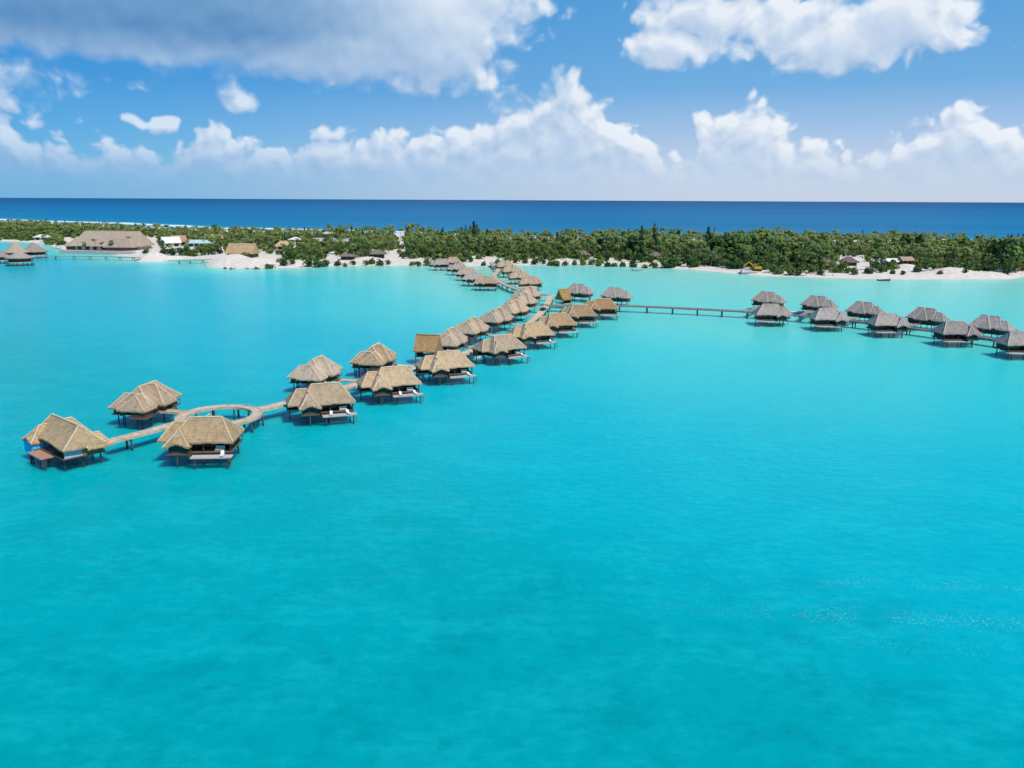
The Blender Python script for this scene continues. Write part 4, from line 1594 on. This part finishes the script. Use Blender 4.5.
def pine_crown(seed, n, hgt=17.0):
    random.seed(seed)
    vs, fs, tn = [], [], []
    for k in range(n):
        t_ = random.random() ** 0.8
        z = hgt * (0.16 + 0.84 * t_)
        rad = 3.3 * (1 - t_) ** 0.55 * (0.68 + 0.32 * math.sin(z * 1.3 + seed)) + 0.25
        a = random.uniform(0, 6.28)
        r_ = rad * random.uniform(0.3, 1.15) * (0.75 + 0.35 * math.sin(2 * a + z * 0.9 + seed))
        p_ = Vector((math.cos(a) * r_, math.sin(a) * r_, z + 0.25 * r_))
        nn = Vector((math.cos(a) * 0.6, math.sin(a) * 0.6, 0.7)) + Vector((random.gauss(0, .5), random.gauss(0, .5), random.gauss(0, .5)))
        leaf_quad(vs, fs, p_, nn, random.uniform(0.3, 0.7), 0.7)
        tn += [0.5 + random.uniform(-0.2, 0.2)] * 4
    return vs, fs, tn


def crown_mesh(name, vft, m):
    vs, fs, tn = vft
    me = bpy.data.meshes.new(name)
    me.from_pydata([tuple(p) for p in vs], [], fs)
    a = me.attributes.new('tint', 'FLOAT', 'POINT')
    a.data.foreach_set('value', np.array(tn, dtype=np.float32))
    me.materials.append(m)
    me.update()
    return me


KINDS = {}
for k in range(4):
    KINDS['broad%d' % k] = ('broadleaf_tree', crown_mesh('crown', broad_crown(20 + k, 420, 9.0, 4.3, 0.62), M['leaf']), broad_trunk(20 + k).mesh('trunk', M['bark']))
for k in range(4):
    hgt_, lean_ = [(9.5, 1.0), (11.5, 2.2), (8.0, 0.4), (10.5, -1.6)][k]
    KINDS['palm%d' % k] = ('palm_tree', crown_mesh('crown', palm_crown(40 + k, 19, 3.9, (lean_, 0, hgt_)), M['frond']), palm_trunk(lean_, hgt_).mesh('trunk', M['bark']))
for k in range(2):
    KINDS['pine%d' % k] = ('ironwood_tree', crown_mesh('crown', pine_crown(60 + k, 420), M['needle']), MB().tube([(0, 0, -0.4), (0.1, 0, 8), (0, 0, 16.5)], [0.35, 0.2, 0.04], 6).mesh('trunk', M['bark']))
for k in range(3):
    KINDS['shrub%d' % k] = ('shrub', crown_mesh('foliage', broad_crown(80 + k, 190, 2.6, 2.3, 0.38, 0.0), M['leaf']), MB().tube([(0, 0, -0.3), (0, 0, 0.9), (0.3, 0, 1.6)], [0.12, 0.08, 0.03], 5).mesh('stem', M['bark']))

TREES = 0


def tree(kind, x, y, rz, s, label, group):
    nm, cm, tm = KINDS[kind]
    cat = {'broadleaf_tree': 'tree', 'palm_tree': 'palm', 'ironwood_tree': 'tree', 'shrub': 'shrub'}[nm]
    gz = float(ground_z(x, y))
    root = empty(nm, (x, y, gz), rz, s)
    c = bpy.data.objects.new(cm.name.split('.')[0], cm)
    COL.objects.link(c)
    c.parent = root
    t_ = bpy.data.objects.new(tm.name.split('.')[0], tm)
    COL.objects.link(t_)
    t_.parent = root
    tag(root, label, cat, group)


STRETCH = [(-50, 62, 'behind the left bay pavilions'), (62, 150, 'around the big thatched hall'), (150, 222, 'by the inlet and its sheds'), (222, 300, 'beside the gabled beach house'),
           (300, 345, 'left of the pale beach clearing'), (345, 396, 'between the clearing and the sandy path'), (396, 470, 'right of the sandy path'), (470, 545, 'behind the landward end of the jetty'),
           (545, 625, 'behind the beach right of the jetty'), (625, 690, 'behind the grey green skiff'), (690, 745, 'left of the yellow digger'), (745, 800, 'right of the yellow digger'),
           (800, 860, 'in front of the sandy gap on the ridge'), (860, 920, 'around the white roofed beach hut'), (920, 985, 'behind the sand heaps at the right'), (985, 1100, 'at the right end of the beach')]


def stretch(px):
    for a, b_, s in STRETCH:
        if a <= px < b_:
            return s
    return STRETCH[-1][2]


# candidate positions over the island, jittered
cand = []
for gx in np.arange(-760, 560, 6.2):
    ya, yb = float(y_lag(gx)) + 9, float(y_oce(gx)) - 22
    yy = ya
    while yy < yb:
        stp = 6.2 if yy < ya + 160 else 7.6
        x = gx + random.uniform(-3, 3)
        y = yy + random.uniform(-3, 3)
        yy += stp
        cand.append((x, y))
cx = np.array([c[0] for c in cand])
cy = np.array([c[1] for c in cand])
cpx, cpy = topx_np(cx, cy, 2.0)
sel = []
BUILD = [(o.location.x, o.location.y) for o in bpy.data.objects if o.parent is None and o.get('category') in ('house', 'shed', 'hut', 'villa')]
HB = [(o.location.x, o.location.y) for o in bpy.data.objects if o.parent is None and o.name.startswith('beach_bungalow')]
for i in range(len(cand)):
    x, y, px, py = cx[i], cy[i], cpx[i], cpy[i]
    if px < -60 or px > 1090:
        continue
    d = y - float(y_lag(x))
    nz = wnoise(x * 0.02, y * 0.02, 2.0)
    front_edge = 17 + 10 * nz + (12 if 300 < px < 440 else 0) + (5 if 820 < px < 960 else 0)
    if px < 60:
        front_edge = 6
    if d < front_edge:
        continue
    bad = False
    for x0, y0, x1, y1 in CLEAR:
        if x0 < px < x1 and y0 < py < y1:
            bad = random.random() > 0.08
            break
    if bad:
        continue
    if py < float(np.interp(px, [q_[0] for q_ in OCE], [q_[1] for q_ in OCE])) + (6.2 if px < 330 else 4.5):
        continue
    if 62 < px < 150 and py > 238:
        continue
    # keep sight lines to roofs: nothing directly on or just in front of a building
    if any(abs(x - bx) < 9 and -24 < (y - by) < 6 for bx, by in BUILD):
        continue
    if any(abs(x - bx) < 4.5 and -5 < (y - by) < 4 for bx, by in HB):
        continue
    if wnoise(x * 0.035, y * 0.035, 9.0) > 0.38 and random.random() < 0.75:
        continue
    sel.append((d, x, y, px))

sel.sort(key=lambda q: math.hypot(q[1], q[2]))
NIND = 290
forest = []
cnt = 0
LOOKS = {'palm0': 'slightly bent coconut palm', 'palm1': 'tall leaning coconut palm', 'palm2': 'short straight coconut palm', 'palm3': 'sideways bending coconut palm',
         'broad0': 'rounded leafy green tree', 'broad1': 'spreading leafy green tree', 'broad2': 'uneven leafy green tree', 'broad3': 'bushy leafy green tree',
         'pine0': 'dark feathery ironwood tree', 'pine1': 'dark narrow ironwood tree'}
random.seed(11)
for d, x, y, px in sel:
    zone = wnoise(x * 0.012 + 5, y * 0.012, 4.0)
    pr = random.random()
    darkzone = px > 1000 or (640 < px < 660) or (460 < px < 480)
    if pr < (0.78 if zone > -0.1 else 0.5):
        kind = 'palm%d' % random.randrange(4)
        s = random.uniform(0.78, 1.22)
    else:
        kind = 'broad%d' % random.randrange(4)
        s = random.uniform(0.5, 0.95)
    if random.random() < (0.25 if darkzone else 0.012) and d > 30:
        kind = 'pine%d' % random.randrange(2)
        s = random.uniform(0.75, 1.0)
    s *= 0.78
    s *= 1.0 + 0.38 * wnoise(x * 0.016, y * 0.016, 21.0)
    if px < 330:
        s *= 0.86
    if 560 < px < 780 and d > 40:
        s *= 1.12
    if d < 34:
        s *= 0.85
    rz = random.uniform(0, 6.28)
    if cnt < NIND and -10 < px < 1034 and d < 150:
        st = stretch(px)
        tree(kind, x, y, rz, s, LOOKS[kind] + ' in the wood ' + st, 'trees ' + st)
        cnt += 1
    else:
        forest.append((kind, x, y, rz, s))

# undergrowth of the wood belongs to the mass
for d, x, y, px in sel:
    for q in range(2 if d < 70 else 1):
        if random.random() < 0.8:
            forest.append(('under%d' % random.randrange(2), x + random.uniform(-4, 4), y + random.uniform(-4, 4), random.uniform(0, 6.28), random.uniform(0.6, 1.25)))

# emergent trees on the skyline
EMER = [(24, 233, 'broad1', 0.9), (100, 231, 'pine0', 0.55), (215, 234, 'broad0', 0.95), (205, 234, 'broad3', 0.8), (235, 234, 'broad2', 0.75), (305, 239, 'pine1', 0.6), (340, 240, 'broad3', 1.1), (352, 240, 'pine0', 0.7),
        (443, 246, 'pine0', 0.8), (474, 248, 'pine1', 1.12), (465, 248, 'broad1', 1.3), (487, 248, 'pine0', 0.8), (557, 252, 'pine1', 0.8), (603, 254, 'broad2', 1.3), (622, 254, 'pine1', 0.85),
        (641, 256, 'pine0', 1.12), (654, 256, 'pine1', 1.05), (633, 256, 'broad1', 1.4), (648, 257, 'broad3', 1.4), (707, 258, 'pine1', 1.12), (714, 258, 'broad0', 1.45), (724, 259, 'pine0', 0.95), (733, 259, 'broad2', 1.5),
        (755, 256, 'palm1', 1.4), (762, 256, 'palm3', 1.4), (905, 255, 'broad1', 1.5), (912, 255, 'broad2', 1.45), (955, 259, 'broad2', 1.4), (995, 264, 'broad0', 1.6), (1006, 266, 'broad3', 1.7),
        (1001, 270, 'pine0', 1.0), (1012, 270, 'broad1', 1.5), (1019, 269, 'broad2', 1.5)]
for px, py, kind, s in EMER:
    p = at(px, py, 2.5)
    st = stretch(px)
    tree(kind, p.x, p.y, random.uniform(0, 6.28), s, LOOKS[kind] + ' rising above the wood ' + st, 'tall trees above the wood ' + st)

# shrubs on the beach
SHR = [(308, 265, 1.4), (319, 265, 1.6), (326, 264.5, 1.3), (353, 263.5, 0.8), (380, 263.5, 1.1), (412, 263.5, 0.8), (418, 264, 1.0), (428, 263.5, 1.3), (462, 262, 1.2), (470, 262, 1.0),
       (484, 264, 0.8), (551, 263.5, 1.2), (557, 264, 1.3), (565, 263.5, 1.0), (592, 263, 1.2), (600, 264, 1.4), (607, 264.5, 1.2), (633, 265, 1.3), (664, 266, 1.5), (671, 266, 1.6), (677, 265.5, 1.3),
       (688, 266, 1.3), (695, 266.5, 1.4), (704, 266, 1.0), (726, 268, 1.2), (734, 269, 1.6), (741, 269, 1.3), (771, 272, 1.4), (779, 273, 1.3), (790, 273.5, 1.5), (800, 274, 1.3), (855, 274, 1.1), (867, 273.5, 1.0),
       (872, 274, 0.9), (893, 274, 0.8), (903, 274.5, 0.7), (1008, 274, 1.3), (918, 272.5, 1.2), (926, 271, 1.4), (934, 272, 1.0), (951, 271.5, 1.3), (958, 270.5, 1.5), (968, 271, 1.4), (976, 272, 1.2), (984, 273, 1.4), (992, 273.5, 1.2), (940, 274.5, 0.7), (965, 274.6, 0.7), (882, 273, 1.1), (842, 272, 1.2), (848, 273, 1.0), (812, 273, 1.3), (820, 274, 1.0), (284, 265, 1.2), (292, 264.5, 1.0), (338, 264, 1.0), (345, 264.5, 0.8), (366, 263.5, 0.9), (372, 263, 1.1), (388, 263, 0.9), (437, 263, 1.0), (498, 263, 0.9), (507, 262.5, 1.1), (516, 262.5, 1.0), (525, 262.5, 0.9), (535, 262.8, 1.2), (543, 262.5, 0.9), (575, 263, 0.9), (583, 263, 1.1), (614, 264.5, 0.9), (622, 264.5, 1.1), (645, 266, 1.0), (654, 266, 1.2), (712, 266.5, 1.1), (718, 267, 1.2), (748, 268, 1.2), (763, 270, 1.3), (225, 266.5, 0.5), (231, 267, 0.45), (256, 266.8, 0.55), (268, 266.5, 1.0), (272, 266.5, 0.8),
       (165, 255, 1.4), (172, 256, 1.5), (180, 256, 1.5), (187, 255.5, 1.4), (195, 255.5, 1.5), (203, 255, 1.6), (211, 255, 1.5), (219, 254.5, 1.4), (80, 249, 1.3), (84, 249.5, 1.5), (97, 249.5, 1.6), (104, 250, 1.8), (109, 250, 1.4),
       (113, 249, 1.5), (122, 250, 1.2), (130, 248, 1.3), (245, 259, 1.2), (250, 259, 1.0)]
for i, (px, py, s) in enumerate(SHR):
    p = at(px, py, 1.2)
    st = stretch(px)
    tree('shrub%d' % (i % 3), p.x, p.y, random.uniform(0, 6.28), s, 'low green shrub on the sand ' + st, 'shrubs on the sand ' + st)
# palms in front of the hall and other near single palms
for px, py, s in [(84, 250, 0.62), (97, 250.5, 0.7), (112, 250.5, 0.72), (129, 250, 0.75), (136, 249, 0.6), (56, 247, 0.8), (60, 247, 0.7), (338, 262, 0.7), (352, 260, 0.8), (822, 272, 0.7), (833, 274, 0.6), (497, 262, 0.5), (930, 272, 0.7)]:
    p = at(px, py, 1.5)
    st = stretch(px)
    tree('palm%d' % (int(px) % 4), p.x, p.y, random.uniform(0, 6.28), s, 'small coconut palm on open ground ' + st, 'single palms ' + st)
# rocks at the foot of the sand mound
for i, (px, py, s) in enumerate([(223, 267.6, 0.9), (234, 267.8, 0.8), (247, 267.8, 1.0), (252, 267.8, 0.7), (259, 267.8, 0.9), (236, 262.5, 0.9)]):
    p = at(px, py, 0.6)
    vs, fs = [], []
    import bmesh
    bm = bmesh.new()
    bmesh.ops.create_icosphere(bm, subdivisions=2, radius=1.0)
    for v_ in bm.verts:
        n_ = 1 + 0.35 * wnoise(v_.co.x * 1.7 + i * 5, v_.co.y * 1.7, v_.co.z * 1.7)
        v_.co = Vector((v_.co.x * 1.2 * n_, v_.co.y * n_, v_.co.z * 0.75 * n_)) * s
    me = bpy.data.meshes.new('boulder')
    bm.to_mesh(me)
    bm.free()
    me.materials.append(M['rock'])
    o = bpy.data.objects.new('boulder', me)
    COL.objects.link(o)
    o.location = (p.x, p.y, float(ground_z(p.x, p.y)) + 0.2)
    tag(o, 'dark boulder at the foot of the big sand mound', 'boulder', 'boulders at the sand mound')

# the rest of the wood as one mass -------------------------------------------
LITE = {}
for k in range(4):
    LITE['broad%d' % k] = broad_crown(120 + k, 105, 9.0, 4.3, 1.05)
for k, (hgt_, lean_) in enumerate([(9.5, 1.0), (11.5, 2.2), (8.0, 0.4), (10.5, -1.6)]):
    LITE['palm%d' % k] = palm_crown(140 + k, 15, 4.1, (lean_, 0, hgt_))
for k in range(2):
    LITE['pine%d' % k] = pine_crown(160 + k, 150)
for k in range(2):
    LITE['under%d' % k] = broad_crown(180 + k, 48, 2.6, 2.6, 0.75, 0.0)
mats = {'b': 0, 'p': 1}
VV, FF, TT, MI = [], [], [], []
off_ = 0
arr = {k: (np.array([tuple(p) for p in v[0]]), np.array(v[1]), np.array(v[2])) for k, v in LITE.items()}
trk = MB().tube([(0, 0, -0.4), (0.2, 0, 5), (0.3, 0, 8.5)], [0.26, 0.18, 0.1], 4, cap=False)
tv, tf = np.array(trk.v), np.array(trk.f)
rs = np.random.default_rng(5)
for kind, x, y, rz, s in forest:
    v_, f_, t_ = arr[kind]
    gz = float(ground_z(x, y))
    c_, s_ = math.cos(rz), math.sin(rz)
    rot = np.array([[c_, s_, 0], [-s_, c_, 0], [0, 0, 1]])
    tint = float(np.clip(rs.normal(0, 0.24), -0.5, 0.5))
    if kind[0] == 'u':
        tvk = tv * np.array([0.4, 0.4, 0.15])
    elif kind[:2] == 'pa':
        hg_, ln_ = [(9.5, 1.0), (11.5, 2.2), (8.0, 0.4), (10.5, -1.6)][int(kind[-1])]
        q_ = np.clip(tv[:, 2] / 8.5, 0, 1)
        tvk = np.stack([(tv[:, 0] - np.interp(tv[:, 2], [0, 5, 8.5], [0, .2, .3])) * 0.8 + ln_ * q_ ** 1.7, tv[:, 1] * 0.8, tv[:, 2] * hg_ / 8.5], -1)
    else:
        tvk = tv * np.array([1, 1, 0.72])
    for vv_, ff_, tt_, mi in ((v_, f_, t_ + tint, {'b': 0, 'p': 1, 'u': 0}[kind[0]] if kind[:2] != 'pi' else 2), (tvk, tf, np.full(len(tv), 0.5), 3)):
        VV.append((vv_ * s) @ rot + np.array([x, y, gz]))
        FF.append(ff_ + off_)
        TT.append(tt_)
        MI.append(np.full(len(ff_), mi))
        off_ += len(vv_)
VV = np.concatenate(VV).astype(np.float32)
FF = np.concatenate(FF).astype(np.int32)
TT = np.concatenate(TT).astype(np.float32)
MI = np.concatenate(MI).astype(np.int32)
me = bpy.data.meshes.new('forest')
me.vertices.add(len(VV))
me.vertices.foreach_set('co', VV.ravel())
me.loops.add(FF.size)
me.loops.foreach_set('vertex_index', FF.ravel())
me.polygons.add(len(FF))
me.polygons.foreach_set('loop_start', np.arange(0, FF.size, 4, dtype=np.int32))
for k_ in ('leaf', 'frond', 'needle', 'bark'):
    me.materials.append(M[k_])
me.polygons.foreach_set('material_index', MI)
me.update(calc_edges=True)
a = me.attributes.new('tint', 'FLOAT', 'POINT')
a.data.foreach_set('value', TT)
fo = bpy.data.objects.new('forest', me)
COL.objects.link(fo)
tag(fo, 'dense green palm and broadleaf wood covering the island', 'wood', kind='stuff')
print('forest trees', len(forest), 'individual', cnt, 'faces', len(FF))
